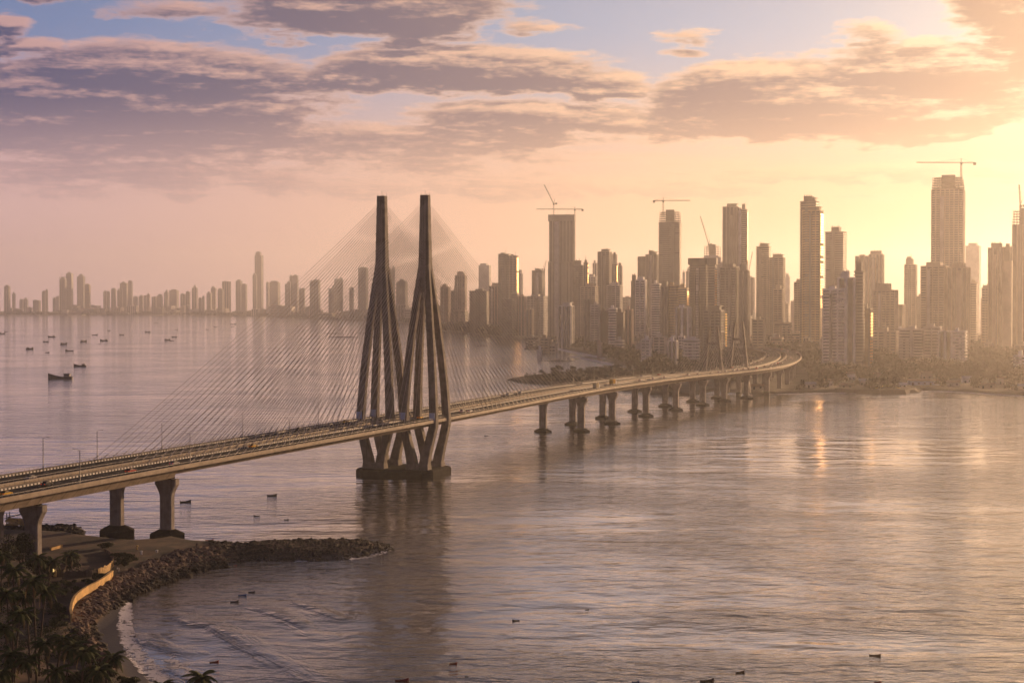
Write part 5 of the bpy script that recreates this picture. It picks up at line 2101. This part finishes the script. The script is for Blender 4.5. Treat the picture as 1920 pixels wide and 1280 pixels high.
PALMS = [(62, 1088, 343, 'tall palm with a full crown left of the ochre wall, tallest of its cluster'), (86, 1106, 352, 'slim palm right behind the tallest palm, beside the ochre wall'),
         (26, 1068, 352, 'palm at the left edge with its crown just below the first pier'), (12, 1112, 345, 'palm with a dense dark crown at the left edge, level with the ochre wall'),
         (38, 1150, 340, 'palm in the middle of the left edge cluster under the tall ones'), (8, 1176, 338, 'palm low on the left edge under the dense dark crown'),
         (84, 1206, 338, 'palm with a twin looking trunk left of the low stone slope'), (118, 1198, 340, 'short palm leaning right over the sand at the bottom left'),
         (136, 1212, 337, 'short palm with drooping fronds right of the leaning one'), (211, 1232, 345, 'lone sunlit palm at the edge of the dark beach'),
         (160, 1222, 335, 'short palm between the drooping one and the lone beach palm'), (376, 1270, 330, 'palm crown rising from the bottom edge before the surf'),
         (300, 1288, 328, 'palm tip just showing at the bottom edge left of the surf palm'), (20, 1226, 333, 'palm near the lower left corner, upper of two'), (48, 1238, 333, 'palm near the lower left corner, right one with pale fronds'),
         (0, 1262, 332, 'palm in the very corner at the lower left'), (70, 1045, 430, 'small palm at the foot of the first pier'), (130, 1040, 476, 'round dark palm on the brown sand right of the first pier'),
         (100, 1052, 440, 'palm leaning over the lit hut'), (4, 1040, 440, 'dark palm under the bridge at the left edge'), (186, 1256, 335, 'low palm left of the lone beach palm, at the bottom'),
         (104, 1258, 333, 'low palm at the bottom edge under the short leaning palm'), (46, 1115, 350, 'palm tucked behind the tallest palm on its left')]
for q in PALMS:
    palm(*q, nf=19, sc=0.9 if q[2] < 400 else 0.8)


def bush(px, y, w_, h, label, zb=3.0, dense=1.0, tree=False):
    p = gp(px, y, zb)
    rr_ = random.Random(int(px * 5 + y))
    root = thing('leafy_tree' if tree else 'leafy_shrub', p, label, 'tree' if tree else 'shrub', 'trees on the headland' if tree else 'shrubs on the headland')
    st = MB()
    for k in range(5):
        an = rr_.uniform(0, 6.28)
        st.tube([(0, 0, -0.3), (math.cos(an) * w_ * 0.15, math.sin(an) * w_ * 0.15, h * 0.4), (math.cos(an) * w_ * 0.32, math.sin(an) * w_ * 0.3, h * 0.75)], [0.12 if not tree else 0.24, 0.08, 0.03], 5)
    st.obj('stem' if not tree else 'trunk', 'bark', root)
    v_, f_ = [], []
    for k in range(int(12 * dense)):
        an = rr_.uniform(0, 6.28)
        q = rr_.uniform(0, 0.42) * w_
        zz = h * rr_.uniform(0.3, 0.85)
        leaf_clump(v_, f_, (math.cos(an) * q, math.sin(an) * q, zz), w_ * 0.2, w_ * 0.2, h * 0.2, 130, 0.16 if not tree else 0.2, rr_)
    m_ = MB()
    m_.v, m_.f = v_, f_
    m_.obj('foliage' if not tree else 'crown', 'bush_leaf', root, fix=False)


BUSH = [(166, 1098, 4.5, 2.0, 'green shrub just inside the middle of the ochre wall'), (186, 1087, 4.0, 1.8, 'green shrub inside the right end of the ochre wall'), (144, 1112, 4.0, 1.8, 'low shrub inside the left bend of the ochre wall'),
        (108, 1150, 5.0, 2.6, 'dark shrub left of the bend of the ochre wall'), (104, 1178, 6.0, 3.0, 'broad dark shrub on the path below the ochre wall'), (233, 1062, 5.5, 2.8, 'shrub right of the sunlit plank fence'),
        (244, 1054, 5.0, 2.6, 'shrub behind the one right of the plank fence'), (224, 1048, 5.0, 2.4, 'shrub by the rubble wall'), (200, 1028, 6.0, 2.0, 'scrub on the sand below the second pier'), (140, 1215, 6.5, 3.2, 'leafy shrub under the drooping palm'),
        (165, 1250, 7.0, 3.4, 'big dark shrub left of the lone beach palm'), (190, 1276, 7.0, 3.6, 'dark shrub at the bottom edge below the lone beach palm'), (150, 1290, 8.0, 3.5, 'dark shrub cut by the bottom edge'),
        (60, 1168, 6.0, 3.0, 'dark shrub under the tallest palm'), (118, 1118, 5.0, 2.6, 'shrub between the dark fence and the ochre wall'), (90, 1112, 6.0, 3.2, 'shrub under the slim palm'),
        (236, 1290, 5.0, 2.4, 'shrub at the bottom edge beside the wet beach'), (130, 1100, 4.5, 2.0, 'low shrub in front of the dark plank fence')]
for q in BUSH:
    bush(*q)
bush(40, 1062, 9.0, 9.5, 'dark feathery tree in front of the first pier', tree=True, dense=2.2)
bush(8, 1070, 8.0, 8.0, 'dark tree at the left edge under the bridge', tree=True, dense=2.0)
bush(128, 1076, 7.0, 6.5, 'dark rounded tree on the brown sand left of the plank fence', tree=True, dense=2.0)
bush(78, 1085, 8.0, 6.0, 'dark tree behind the lit hut', tree=True, dense=1.8)

# rank growth between the palms
r = random.Random(77)
v_, f_ = [], []
for _ in range(260):
    px, y = r.uniform(-25, 205), r.uniform(1085, 1300)
    p = gp(px, y, 3.0)
    edge_px = 128 if y < 1180 else 128 + (y - 1180) * 0.75
    if px > edge_px or sdist(p.x, p.y, SHP) < 9 or mnoise.noise(Vector((p.x * 0.09, p.y * 0.05, 8.0))) < -0.12:
        continue
    h = r.uniform(0.6, 2.2)
    leaf_clump(v_, f_, (p.x, p.y, land_z(p.x, p.y) + h * 0.35), r.uniform(1.2, 2.6), r.uniform(1.2, 2.6), h * 0.7, 110, 0.15, r)
m_ = MB()
m_.v, m_.f = v_, f_
m_.obj('undergrowth', 'bush_leaf', None, fix=False, kind='stuff', label='rank dark undergrowth between the palms')

# ------------------------------------------------------------------ surf
def foam_material():
    m = bpy.data.materials.new('sea_foam')
    m.use_nodes = True
    nt = m.node_tree
    q = NG(nt)
    b = nt.nodes['Principled BSDF']
    b.inputs['Base Color'].default_value = (0.78, 0.74, 0.76, 1)
    b.inputs['Roughness'].default_value = 0.8
    geo = q.n('ShaderNodeNewGeometry')
    uv = q.n('ShaderNodeAttribute')
    uv.attribute_name = 'edge'
    n1 = q.noise(geo.outputs['Position'], 0.22, 6, 0.72, 1.6)
    n2 = q.noise(geo.outputs['Position'], 1.7, 4, 0.65, 0.5)
    v = q.m('ADD', q.m('MULTIPLY', n1, 0.75), q.m('MULTIPLY', n2, 0.25))
    v = q.m('MULTIPLY_ADD', v, 1.9, -0.45)
    e = q.m('ADD', v, q.m('MULTIPLY', uv.outputs['Fac'], 0.22))
    q.put(b.inputs['Alpha'], q.ss(e, 0.60, 0.68))
    bn = q.n('ShaderNodeBump')
    bn.inputs['Distance'].default_value = 0.25
    q.link(n2, bn.inputs['Height'])
    q.link(bn.outputs[0], b.inputs['Normal'])
    MATS['sea_foam'] = m


foam_material()


def foam(rows, label, lift=0.10, core=1.0):
    """rows: (left px,y) - (right px,y) across the strip"""
    A = catmull([gp(*a_, 0) for a_, b_ in rows], 6)
    B = catmull([gp(*b_, 0) for a_, b_ in rows], 6)
    n = len(A)
    m_ = 10
    vs, ed = [], []
    for i in range(n):
        for k in range(m_ + 1):
            p = A[i].lerp(B[i], k / m_)
            z = max(crest_height(p.x, p.y), max(-0.3, land_z(p.x, p.y))) + lift
            vs.append((p.x, p.y, z))
            ends = min(1.0, i / 4, (n - 1 - i) / 4)
            ed.append(core * math.sin(math.pi * k / m_) ** 0.7 * (0.25 + 0.75 * ends))
    fs = [(i * (m_ + 1) + k, i * (m_ + 1) + k + 1, (i + 1) * (m_ + 1) + k + 1, (i + 1) * (m_ + 1) + k) for i in range(n - 1) for k in range(m_)]
    mb = MB()
    mb.add(vs, fs)
    me = mb.mesh('surf', True)
    at_ = me.attributes.new('edge', 'FLOAT', 'POINT')
    at_.data.foreach_set('value', ed)
    return new_obj('surf', me, None, 'sea_foam', kind='stuff', label=label)


foam([((237, 1116), (249, 1112)), ((231, 1130), (249, 1125)), ((223, 1148), (250, 1142)), ((218, 1165), (251, 1158)), ((219, 1185), (252, 1176)), ((224, 1206), (256, 1194)), ((234, 1228), (270, 1214)), ((249, 1250), (294, 1240)), ((269, 1272), (322, 1264)),
      ((292, 1292), (345, 1290))], 'white wash breaking along the dark beach', core=1.05)
foam([((240, 1114), (250, 1112)), ((262, 1102), (270, 1101)), ((285, 1094), (292, 1094)), ((320, 1083), (326, 1084))], 'thin white line of surf at the foot of the boulders', core=0.85)
foam([((296, 1236), (320, 1222)), ((320, 1262), (352, 1240)), ((350, 1285), (392, 1262))], 'patch of spent foam behind the breaking wash', core=0.55)
foam([((540, 1054), (540, 1050)), ((562, 1055), (562, 1051)), ((590, 1054), (590, 1050))], 'fleck of foam under the groyne', core=0.7)
foam([((640, 1052), (640, 1047)), ((680, 1048), (680, 1043)), ((715, 1040), (715, 1035)), ((738, 1030), (736, 1026))], 'foam curling round the tip of the groyne', core=0.7)
foam([((1020, 645), (1020, 643)), ((1050, 658), (1056, 654)), ((1090, 666), (1096, 662)), ((1140, 676), (1148, 671)), ((1180, 690), (1184, 687))], 'bright surf along the far beach', lift=0.3, core=1.1)
foam([((1060, 668), (1060, 665)), ((1100, 676), (1104, 672)), ((1140, 686), (1146, 681)), ((1168, 691), (1172, 689))], 'second bright line of surf off the far beach', lift=0.3, core=1.0)
foam([((1440, 740), (1440, 737.5)), ((1500, 740), (1500, 737)), ((1560, 738.5), (1560, 736)), ((1610, 738), (1610, 736))], 'thin pale surf line left of the quay', lift=0.25, core=1.1)
foam([((1722, 735), (1722, 732)), ((1780, 736), (1780, 733.5)), ((1850, 740), (1850, 737.5)), ((1930, 745), (1930, 742.5)), ((1990, 748), (1990, 745))], 'thin pale surf line right of the quay', lift=0.25, core=1.2)
# ------------------------------------------------------------------ boats
mat('hull_dark', (0.035, 0.034, 0.040), 0.6, 0.4, 0.5)
mat('hull_red', (0.30, 0.045, 0.035), 0.5, 0.2, 1.0)
mat('hull_blue', (0.03, 0.12, 0.34), 0.5, 0.2, 1.0)
mat('hull_wood', (0.17, 0.10, 0.055), 0.7, 0.3, 1.0)
mat('cabin_paint', (0.16, 0.15, 0.16), 0.6, 0.3, 0.5)
mat('cabin_red', (0.22, 0.09, 0.07), 0.6, 0.3, 0.5)


def hull_mesh(material, bow=0.42, n=10):
    """unit length hull along x, bow at +x"""
    rings = []
    for i in range(n + 1):
        t_ = i / n
        x = -0.5 + t_
        w_ = 0.115 * (math.sin(math.pi * min(1, 0.22 + 0.78 * (1 - t_) ** 0.8)) ** 0.6 if t_ > 0.55 else 1.0 - 0.25 * (0.55 - t_) ** 1.5)
        if t_ == 1:
            w_ = 0.004
        sheer = 0.085 + 0.16 * bow * max(0, t_ - 0.35) ** 2 * 2.4 + 0.10 * max(0, 0.2 - t_) * bow
        rings.append([Vector((x, -w_, sheer)), Vector((x, -w_ * 0.82, 0.0)), Vector((x, 0, -0.05)), Vector((x, w_ * 0.82, 0.0)), Vector((x, w_, sheer)), Vector((x, w_ * 0.86, sheer - 0.005)), Vector((x, 0, sheer - 0.045)), Vector((x, -w_ * 0.86, sheer - 0.005))])
    mb = MB()
    mb.loft(rings)
    me = mb.mesh('hull')
    bm = bmesh.new()
    bm.from_mesh(me)
    bmesh.ops.recalc_face_normals(bm, faces=bm.faces)
    bm.to_mesh(me)
    bm.free()
    me.materials.append(MATS[material])
    return me


def mesh_of(mb, name, material):
    me = mb.mesh(name)
    me.materials.append(MATS[material])
    return me


HULLS = {k: hull_mesh('hull_' + k, 0.95) for k in ('dark', 'red', 'blue', 'wood')}
a = MB()
a.box(-0.40, -0.17, -0.10, 0.10, 0.04, 0.20)
a.box(-0.43, -0.15, -0.115, 0.115, 0.20, 0.215)
CABIN = mesh_of(a, 'wheelhouse', 'cabin_paint')
a = MB()
for x in (-0.36, -0.29, -0.22):
    for s_ in (-1, 1):
        a.box(x - 0.018, x + 0.018, s_ * 0.101 - 0.002, s_ * 0.101 + 0.002, 0.13, 0.175)
CWIN = mesh_of(a, 'window', 'glass_dark')
a = MB()
a.tube([(-0.12, 0, 0.03), (-0.12, 0, 0.42)], 0.006, 5)
a.tube([(-0.12, 0, 0.38), (0.12, 0, 0.16)], 0.004, 4)
MAST1 = mesh_of(a, 'mast', 'steel_grey')
a = MB()
a.tube([(-0.33, 0, 0.2), (-0.33, 0, 0.33)], 0.005, 5)
a.tube([(-0.33, -0.05, 0.27), (-0.33, 0.05, 0.27)], 0.004, 4)
MAST2 = mesh_of(a, 'aerial', 'steel_grey')
a = MB()
for x in (-0.25, 0.0, 0.2):
    a.box(x - 0.025, x + 0.025, -0.11, 0.11, 0.055, 0.066)
THWART = mesh_of(a, 'thwart', 'hull_wood')
a = MB()
a.box(-0.53, -0.47, -0.025, 0.025, 0.05, 0.14)
a.tube([(-0.51, 0, 0.06), (-0.52, 0, -0.06)], 0.012, 5)
MOTOR = mesh_of(a, 'outboard_motor', 'paint_black')


def boat(px, y, wpx, kind, colr, label, ang=None):
    p = gp(px, y)
    r_ = random.Random(int(px * 17 + y))
    an = ang if ang is not None else R(r_.uniform(-18, 18)) + (math.pi if r_.random() < 0.5 else 0)
    L = wpx * p.y / F / max(0.45, abs(math.cos(an)))
    root = thing('fishing_boat' if kind == 't' else 'small_boat', (p.x, p.y, 0.0), label, 'boat', 'boats on the far water' if y < 720 else 'small boats on the near water', an)
    root.scale = (L, L, L)
    new_obj('hull', HULLS[colr], root)
    if kind == 't':
        c = new_obj('wheelhouse', CABIN, root)
        new_obj('window', CWIN, c)
        new_obj('mast', MAST1, root)
        new_obj('aerial', MAST2, root)
    else:
        new_obj('thwart', THWART, root)
        new_obj('outboard_motor', MOTOR, root)


BOATS = [(113, 710, 46, 't', 'dark', 'largest fishing boat on the left, upswept bow to the left', math.pi), (150, 687, 24, 't', 'dark', 'second largest fishing boat, just above the largest', math.pi),
         (97, 632, 14, 't', 'dark', 'far fishing boat below the close pair of far towers', math.pi), (86, 641, 10, 't', 'dark', 'far boat left of and below the one under the close pair', None), (120, 646, 8, 't', 'dark', 'boxy far boat seen end on', R(62)),
         (157, 641, 8, 't', 'dark', 'far boat seen end on right of the boxy one', R(60)), (195, 639, 15, 't', 'dark', 'broad far boat with a raised cabin', math.pi), (178, 628, 10, 's', 'dark', 'flat thin far boat above the broad one', None),
         (204, 620, 6, 't', 'dark', 'tiny far boat above the broad one', None), (228, 628, 9, 't', 'dark', 'small far boat right of the broad one', None), (277, 623, 11, 't', 'dark', 'far boat alone below the right of the far left skyline', None),
         (327, 632, 10, 't', 'dark', 'upper boat of the three right of the others', None), (314, 638, 8, 't', 'dark', 'boxy boat of the three, left one', R(55)), (322, 639, 8, 's', 'dark', 'low boat of the three, right one', None),
         (56, 655, 9, 't', 'dark', 'boxy far boat nearest the left edge above the largest boat', R(60)), (89, 661, 8, 's', 'dark', 'thin low boat between the boxy one and the largest boat', None), (130, 658, 15, 's', 'dark', 'long low boat above the second largest fishing boat', math.pi),
         (4, 626, 8, 't', 'dark', 'far boat cut by the left edge', R(50)), (11, 622, 7, 's', 'dark', 'tiny low boat beside the one at the left edge', None), (293, 606, 7, 's', 'dark', 'farthest tiny boat left of the stays', None),
         (331, 618, 6, 's', 'dark', 'pair of tiny far specks, one low hull', None), (389, 618, 7, 's', 'dark', 'tiny far boat first of three before the stays', None), (404, 613, 7, 's', 'dark', 'tiny far boat second of three before the stays', None),
         (437, 608, 10, 's', 'dark', 'long thin far boat nearest the stays', None), (436, 613, 6, 's', 'dark', 'tiny far boat just below the long thin one', None), (186, 645, 4, 's', 'dark', 'speck of a boat left of the broad far boat', None),
         (348, 941, 20, 's', 'dark', 'dark boat with a raised prow right of the fourth pier', 0.25), (510, 929, 18, 's', 'dark', 'dark flat boat below the left stays', 0.1), (481, 967, 11, 's', 'dark', 'small dark boat above the groyne, left one', None),
         (537, 974, 9, 's', 'dark', 'small dark boat above the groyne, right one', None), (393, 1013, 15, 's', 'red', 'reddish boat moored by the root of the groyne', 0.1), (912, 817, 7, 's', 'dark', 'tiny boat on open water right of the pylon foot', None),
         (967, 1163, 13, 's', 'dark', 'dark dinghy alone in the middle of the near water', None), (1101, 1143, 7, 's', 'dark', 'tiny dinghy right of the lone dark one', None), (850, 1244, 15, 's', 'red', 'red dinghy below the pylon reflection', 0.2),
         (875, 1268, 7, 's', 'dark', 'tiny dark dinghy right of the red one', None), (1641, 1229, 20, 's', 'wood', 'dark brown dinghy at the lower right', -0.3), (1388, 1260, 17, 's', 'wood', 'brown dinghy near the bottom edge, right of the blue one', 0.2),
         (1326, 1277, 26, 's', 'wood', 'largest wooden dinghy at the bottom edge', 0.15), (1192, 1278, 14, 's', 'blue', 'bright blue dinghy at the bottom edge', 0.1), (1646, 1279, 14, 's', 'red', 'reddish dinghy at the bottom edge of the lower right', 0.1),
         (754, 1276, 25, 's', 'red', 'red dinghy with a pale rim at the bottom edge', 0.2), (402, 1241, 16, 's', 'red', 'red dinghy behind the swell near the beach', 0.35), (455, 1116, 15, 's', 'blue', 'blue grey dinghy in the cove below the groyne', 0.3),
         (472, 1110, 12, 's', 'dark', 'dark dinghy beside the blue grey one in the cove', 0.1), (440, 1128, 15, 's', 'dark', 'dark dinghy nearest the beach in the cove', 0.3), (441, 1059, 7, 's', 'red', 'tiny red float under the groyne', None)]
for q in BOATS:
    boat(*q)

# ------------------------------------------------------------------ vehicles
for nm, c in (('white', (0.72, 0.70, 0.67)), ('silver', (0.42, 0.41, 0.40)), ('yellow', (0.70, 0.42, 0.05)), ('dark', (0.05, 0.05, 0.06)), ('red', (0.42, 0.05, 0.04)), ('cream', (0.74, 0.62, 0.36))):
    mat('car_' + nm, c, 0.75, 0.0, spec=0.06)
mat('tyre', (0.02, 0.02, 0.02), 0.9, 0.0)
mat('car_glass', (0.03, 0.035, 0.04), 0.6, 0.0, spec=0.08)
mat('tail_red', (0.5, 0.03, 0.02), 0.4, 0.0, emit=(1, 0.1, 0.03), estr=0.6)


def car_body():
    prof = [(-2.15, 0.35), (-2.2, 0.75), (-2.05, 0.98), (-1.2, 1.02), (0.85, 1.0), (2.0, 0.82), (2.15, 0.55), (2.1, 0.35)]
    mb = MB()
    rings = []
    for y, k in ((-0.86, 0.94), (-0.8, 1.0), (0.8, 1.0), (0.86, 0.94)):
        rings.append([Vector((x * (0.985 if k < 1 else 1), y, 0.35 + (z - 0.35) * k)) for x, z in prof])
    mb.loft(rings)
    rings = [[Vector((x, y, z)) for x, y in ((a0, -w_), (a1, -w_), (a1, w_), (a0, w_))] for a0, a1, w_, z in ((-0.95, 0.2, 0.62, 1.46), (-1.0, 0.25, 0.64, 1.42))]
    mb.loft(rings)
    return mb


CARB = {}
for c in ('white', 'silver', 'yellow', 'dark', 'red'):
    m = car_body().mesh('body')
    bm = bmesh.new()
    bm.from_mesh(m)
    bmesh.ops.recalc_face_normals(bm, faces=bm.faces)
    bm.to_mesh(m)
    bm.free()
    m.materials.append(MATS['car_' + c])
    CARB[c] = m
a = MB()
a.loft([[Vector((x, y, z)) for x, y in ((a0, -w_), (a1, -w_), (a1, w_), (a0, w_))] for a0, a1, w_, z in ((-1.75, 1.0, 0.76, 1.0), (-1.1, 0.3, 0.64, 1.43))])
CARG = mesh_of(a, 'windows', 'car_glass')
a = MB()
a.tube([(0, -0.1, 0), (0, 0.1, 0)], 0.32, 10)
WHEEL = mesh_of(a, 'wheel', 'tyre')
a = MB()
a.box(-2.24, -2.16, -0.7, -0.45, 0.62, 0.8)
a.box(-2.24, -2.16, 0.45, 0.7, 0.62, 0.8)
TAIL = mesh_of(a, 'tail_lamp', 'tail_red')


def truck_meshes(colr):
    a = MB()
    a.box(-4.2, 1.9, -1.2, 1.2, 1.0, 3.7)
    for i in range(9):
        x = -4.0 + i * 0.7
        a.box(x, x + 0.1, -1.26, -1.2, 1.0, 3.65)
    box = mesh_of(a, 'cargo_box', 'car_' + colr)
    a = MB()
    a.loft([[Vector((x, y, z)) for x, y in ((2.1, -1.15), (f, -1.15), (f, 1.15), (2.1, 1.15))] for f, z in ((4.0, 0.6), (4.05, 1.6), (3.7, 2.7))])
    cabm = mesh_of(a, 'cab', 'car_white')
    a = MB()
    a.box(-4.2, 3.9, -0.9, 0.9, 0.6, 0.98)
    ch = mesh_of(a, 'chassis', 'paint_black')
    return box, cabm, ch


TRK = {c: truck_meshes(c) for c in ('cream', 'dark', 'yellow')}


def vehicle(px, y, kind, colr, label, carriage):
    # find the spot of the deck that shows at that pixel
    C = NEAR_C if carriage == 'n' else FAR_C
    best = None
    for i in range(0, NS - 10):
        for off in (-5.0, -1.7, 1.7, 5.0):
            q = SAMP[i][0] + SAMP[i][2] * (C + off) + Vector((0, 0, 0.6))
            if q.y > 2300:
                continue
            u, v = project(q)
            e = abs(u - px) + abs(v - y) * 1.4
            if best is None or e < best[0]:
                best = (e, i * STEP, off)
    s_, off = best[1], best[2]
    p = bp(s_, C + off, 0.062)
    an = heading(s_) + (math.pi if carriage == 'f' else 0)
    root = thing({'c': 'passenger_car', 't': 'cargo_truck'}[kind], p, label, {'c': 'car', 't': 'truck'}[kind], 'traffic on the bridge', an)
    if kind == 'c':
        new_obj('body', CARB[colr], root)
        new_obj('windows', CARG, root)
        new_obj('tail_lamp', TAIL, root)
        ws = ((-1.35, 0.32, 1.0), (1.3, 0.32, 1.0))
        yy = 0.76
    else:
        for nm, me in zip(('cargo_box', 'cab', 'chassis'), TRK[colr]):
            new_obj(nm, me, root)
        ws = ((-3.0, 0.5, 1.56), (3.0, 0.5, 1.56))
        yy = 1.0
    for x, z, sc in ws:
        for s2 in (-1, 1):
            w_ = new_obj('wheel', WHEEL, root)
            w_.location = (x, s2 * yy, z)
            w_.scale = (sc, 1.4, sc)


VEH = [(12, 927, 'c', 'yellow', 'yellow car entering at the left edge of the near carriageway', 'n'), (92, 907, 'c', 'dark', 'dark car near the left edge, behind the near lamp', 'n'), (60, 897, 'c', 'silver', 'silver car near the left edge on the far carriageway', 'f'), (330, 868, 'c', 'silver', 'silver car above the fourth pier', 'n'), (560, 806, 'c', 'dark', 'dark car under the left stays on the far carriageway', 'f'), (243, 884, 'c', 'red', 'small red car between the third and fourth piers', 'n'),
       (473, 838, 'c', 'yellow', 'yellow taxi under the left stays on the near carriageway', 'n'), (645, 780, 'c', 'yellow', 'yellow car left of the left pylon on the far carriageway', 'f'), (868, 771, 'c', 'white', 'white car just past the right pylon', 'n'),
       (880, 770, 'c', 'white', 'second white car just past the right pylon', 'n'), (953, 733, 'c', 'white', 'pale car on the far carriageway under the right stays, left one', 'f'), (976, 729, 'c', 'white', 'pale car on the far carriageway under the right stays, right one', 'f'),
       (1118, 727, 't', 'cream', 'big cream truck catching the sun at the end of the stays', 'n'), (1150, 717, 't', 'yellow', 'smaller yellow truck ahead of the big cream one', 'n'),
       (788, 776, 'c', 'yellow', 'yellow car between the legs of the right pylon', 'n'), (1092, 711, 'c', 'silver', 'silver car on the far carriageway at the end of the stays', 'f')]
rest_n = [(1200, 709), (1247, 706), (1333, 698), (1361, 695), (1384, 691), (1405, 690), (1419, 690), (1419, 686), (1434, 687), (1446, 684), (1444, 689), (1454, 683), (1465, 681), (1473, 673), (1481, 664), (1477, 659), (1466, 655), (1495, 659), (1500, 664), (1484, 671), (1225, 708), (1290, 702), (1310, 701), (1348, 697), (1375, 694), (1395, 692), (1458, 679)]
rest_f = [(1203, 701), (1279, 697), (1373, 684), (1381, 684), (1414, 677), (1431, 671), (1435, 669), (1438, 666), (1429, 656), (1444, 652), (1352, 688), (1405, 680), (1235, 700), (1306, 693), (1330, 691), (1392, 682), (1420, 674)]
cols = ['white', 'white', 'silver', 'white', 'white', 'silver', 'red', 'white', 'dark', 'white']
for i, (px, y) in enumerate(rest_n):
    VEH.append((px, y, 'c', cols[i % 10], '%s car beyond the yellow truck on the near carriageway' % ORD[i], 'n'))
for i, (px, y) in enumerate(rest_f):
    VEH.append((px, y, 'c', cols[(i * 3) % 10], '%s car past the stays on the far carriageway' % ORD[i], 'f'))
for q in VEH:
    vehicle(*q)

# ------------------------------------------------------------------ people
mat('skin', (0.22, 0.12, 0.08), 0.6, 0.0)
mat('cloth_pale', (0.55, 0.52, 0.50), 0.85, 0.1, 3.0)
mat('cloth_dark', (0.06, 0.055, 0.07), 0.85, 0.1, 3.0)


def person_mesh(name, stride, arm, shirt, trousers):
    J = {'pelvis': (0, 0, 0.95, .13), 'waist': (0, 0, 1.1, .12), 'chest': (0, 0, 1.32, .15), 'neck': (0, 0, 1.48, .06), 'head': (0, 0.02, 1.60, .095), 'crown': (0, 0.0, 1.70, .075)}
    for s_, n in ((-1, 'l'), (1, 'r')):
        st = stride * s_
        J['hip' + n] = (0.10 * s_, 0, 0.90, .095)
        J['knee' + n] = (0.11 * s_, st * 0.5 + 0.03, 0.50, .06)
        J['ankle' + n] = (0.11 * s_, st, 0.09, .042)
        J['toe' + n] = (0.12 * s_, st + 0.16, 0.04, .04)
        J['sh' + n] = (0.19 * s_, 0, 1.40, .065)
        J['elbow' + n] = (0.25 * s_, -st * 0.4 - 0.03, 1.13, .045)
        J['wrist' + n] = (0.25 * s_ - 0.03 * s_, -st * 0.5 + arm, 0.90, .032)
        J['hand' + n] = (0.24 * s_ - 0.03 * s_, -st * 0.5 + arm + 0.03, 0.80, .038)
    names = list(J)
    ed = [('pelvis', 'waist'), ('waist', 'chest'), ('chest', 'neck'), ('neck', 'head'), ('head', 'crown')]
    for n in 'lr':
        ed += [('pelvis', 'hip' + n), ('hip' + n, 'knee' + n), ('knee' + n, 'ankle' + n), ('ankle' + n, 'toe' + n), ('chest', 'sh' + n), ('sh' + n, 'elbow' + n), ('elbow' + n, 'wrist' + n), ('wrist' + n, 'hand' + n)]
    me = bpy.data.meshes.new(name)
    me.from_pydata([J[n][:3] for n in names], [(names.index(a_), names.index(b_)) for a_, b_ in ed], [])
    ob = bpy.data.objects.new('tmp', me)
    COL.objects.link(ob)
    md = ob.modifiers.new('skin', 'SKIN')
    for i, n in enumerate(names):
        sv = me.skin_vertices[0].data[i]
        sv.radius = (J[n][3], J[n][3])
        sv.use_root = n == 'pelvis'
    sb = ob.modifiers.new('sub', 'SUBSURF')
    sb.levels = 1
    sb.render_levels = 1
    dg = bpy.context.evaluated_depsgraph_get()
    res = bpy.data.meshes.new_from_object(ob.evaluated_get(dg))
    bpy.data.objects.remove(ob)
    for m_ in ('skin', shirt, trousers):
        res.materials.append(MATS[m_])
    for p in res.polygons:
        z = p.center.z
        x = abs(p.center.x)
        p.material_index = 0 if z > 1.47 or z < 0.06 or (x > 0.17 and z < 1.0) else (1 if z > 0.95 else 2)
        p.use_smooth = True
    res.name = name
    return res


PM = [person_mesh('person', 0.18, 0.05, 'cloth_dark', 'cloth_dark'), person_mesh('person', 0.10, 0.0, 'cloth_pale', 'cloth_dark'), person_mesh('person', 0.22, 0.06, 'cloth_pale', 'cloth_pale')]
for (px, y, k, an, nm) in ((369, 1027, 0, 0.4, 'person in dark clothes standing where the groyne begins'), (220, 1073, 1, 1.2, 'person in a pale shirt on the path right of the plank fence, left of two'),
                           (223, 1073, 2, -0.8, 'person in pale clothes on the path, right of two'), (160, 1112, 2, 2.0, 'person in pale clothes walking behind the ochre wall')):
    p = gp(px, y, 3.1)
    z = max(land_z(p.x, p.y), 0.5)
    p = gp(px, y, z)
    o = new_obj('person', PM[k], None, None, nm, 'person', 'people on the headland')
    o.location = (p.x, p.y, z)
    o.rotation_euler = (0, 0, an)
# ------------------------------------------------------------------ haze
hm = bpy.data.materials.new('haze_air')
hm.use_nodes = True
hm.node_tree.nodes.clear()
pv = hm.node_tree.nodes.new('ShaderNodeVolumePrincipled')
pv.inputs['Color'].default_value = (0.91, 0.90, 0.93, 1)
pv.inputs['Density'].default_value = HAZE_DENSITY
pv.inputs['Density Attribute'].default_value = ''
pv.inputs['Anisotropy'].default_value = HAZE_G
hmo = hm.node_tree.nodes.new('ShaderNodeOutputMaterial')
hm.node_tree.links.new(pv.outputs[0], hmo.inputs['Volume'])
MATS['haze_air'] = hm
hz = MB()
hz.box(-9700, 9700, -1700, 14200, -4.0, 480.0)
hz.obj('haze', 'haze_air', None, kind='stuff', label='thin golden morning haze lying over the whole bay')
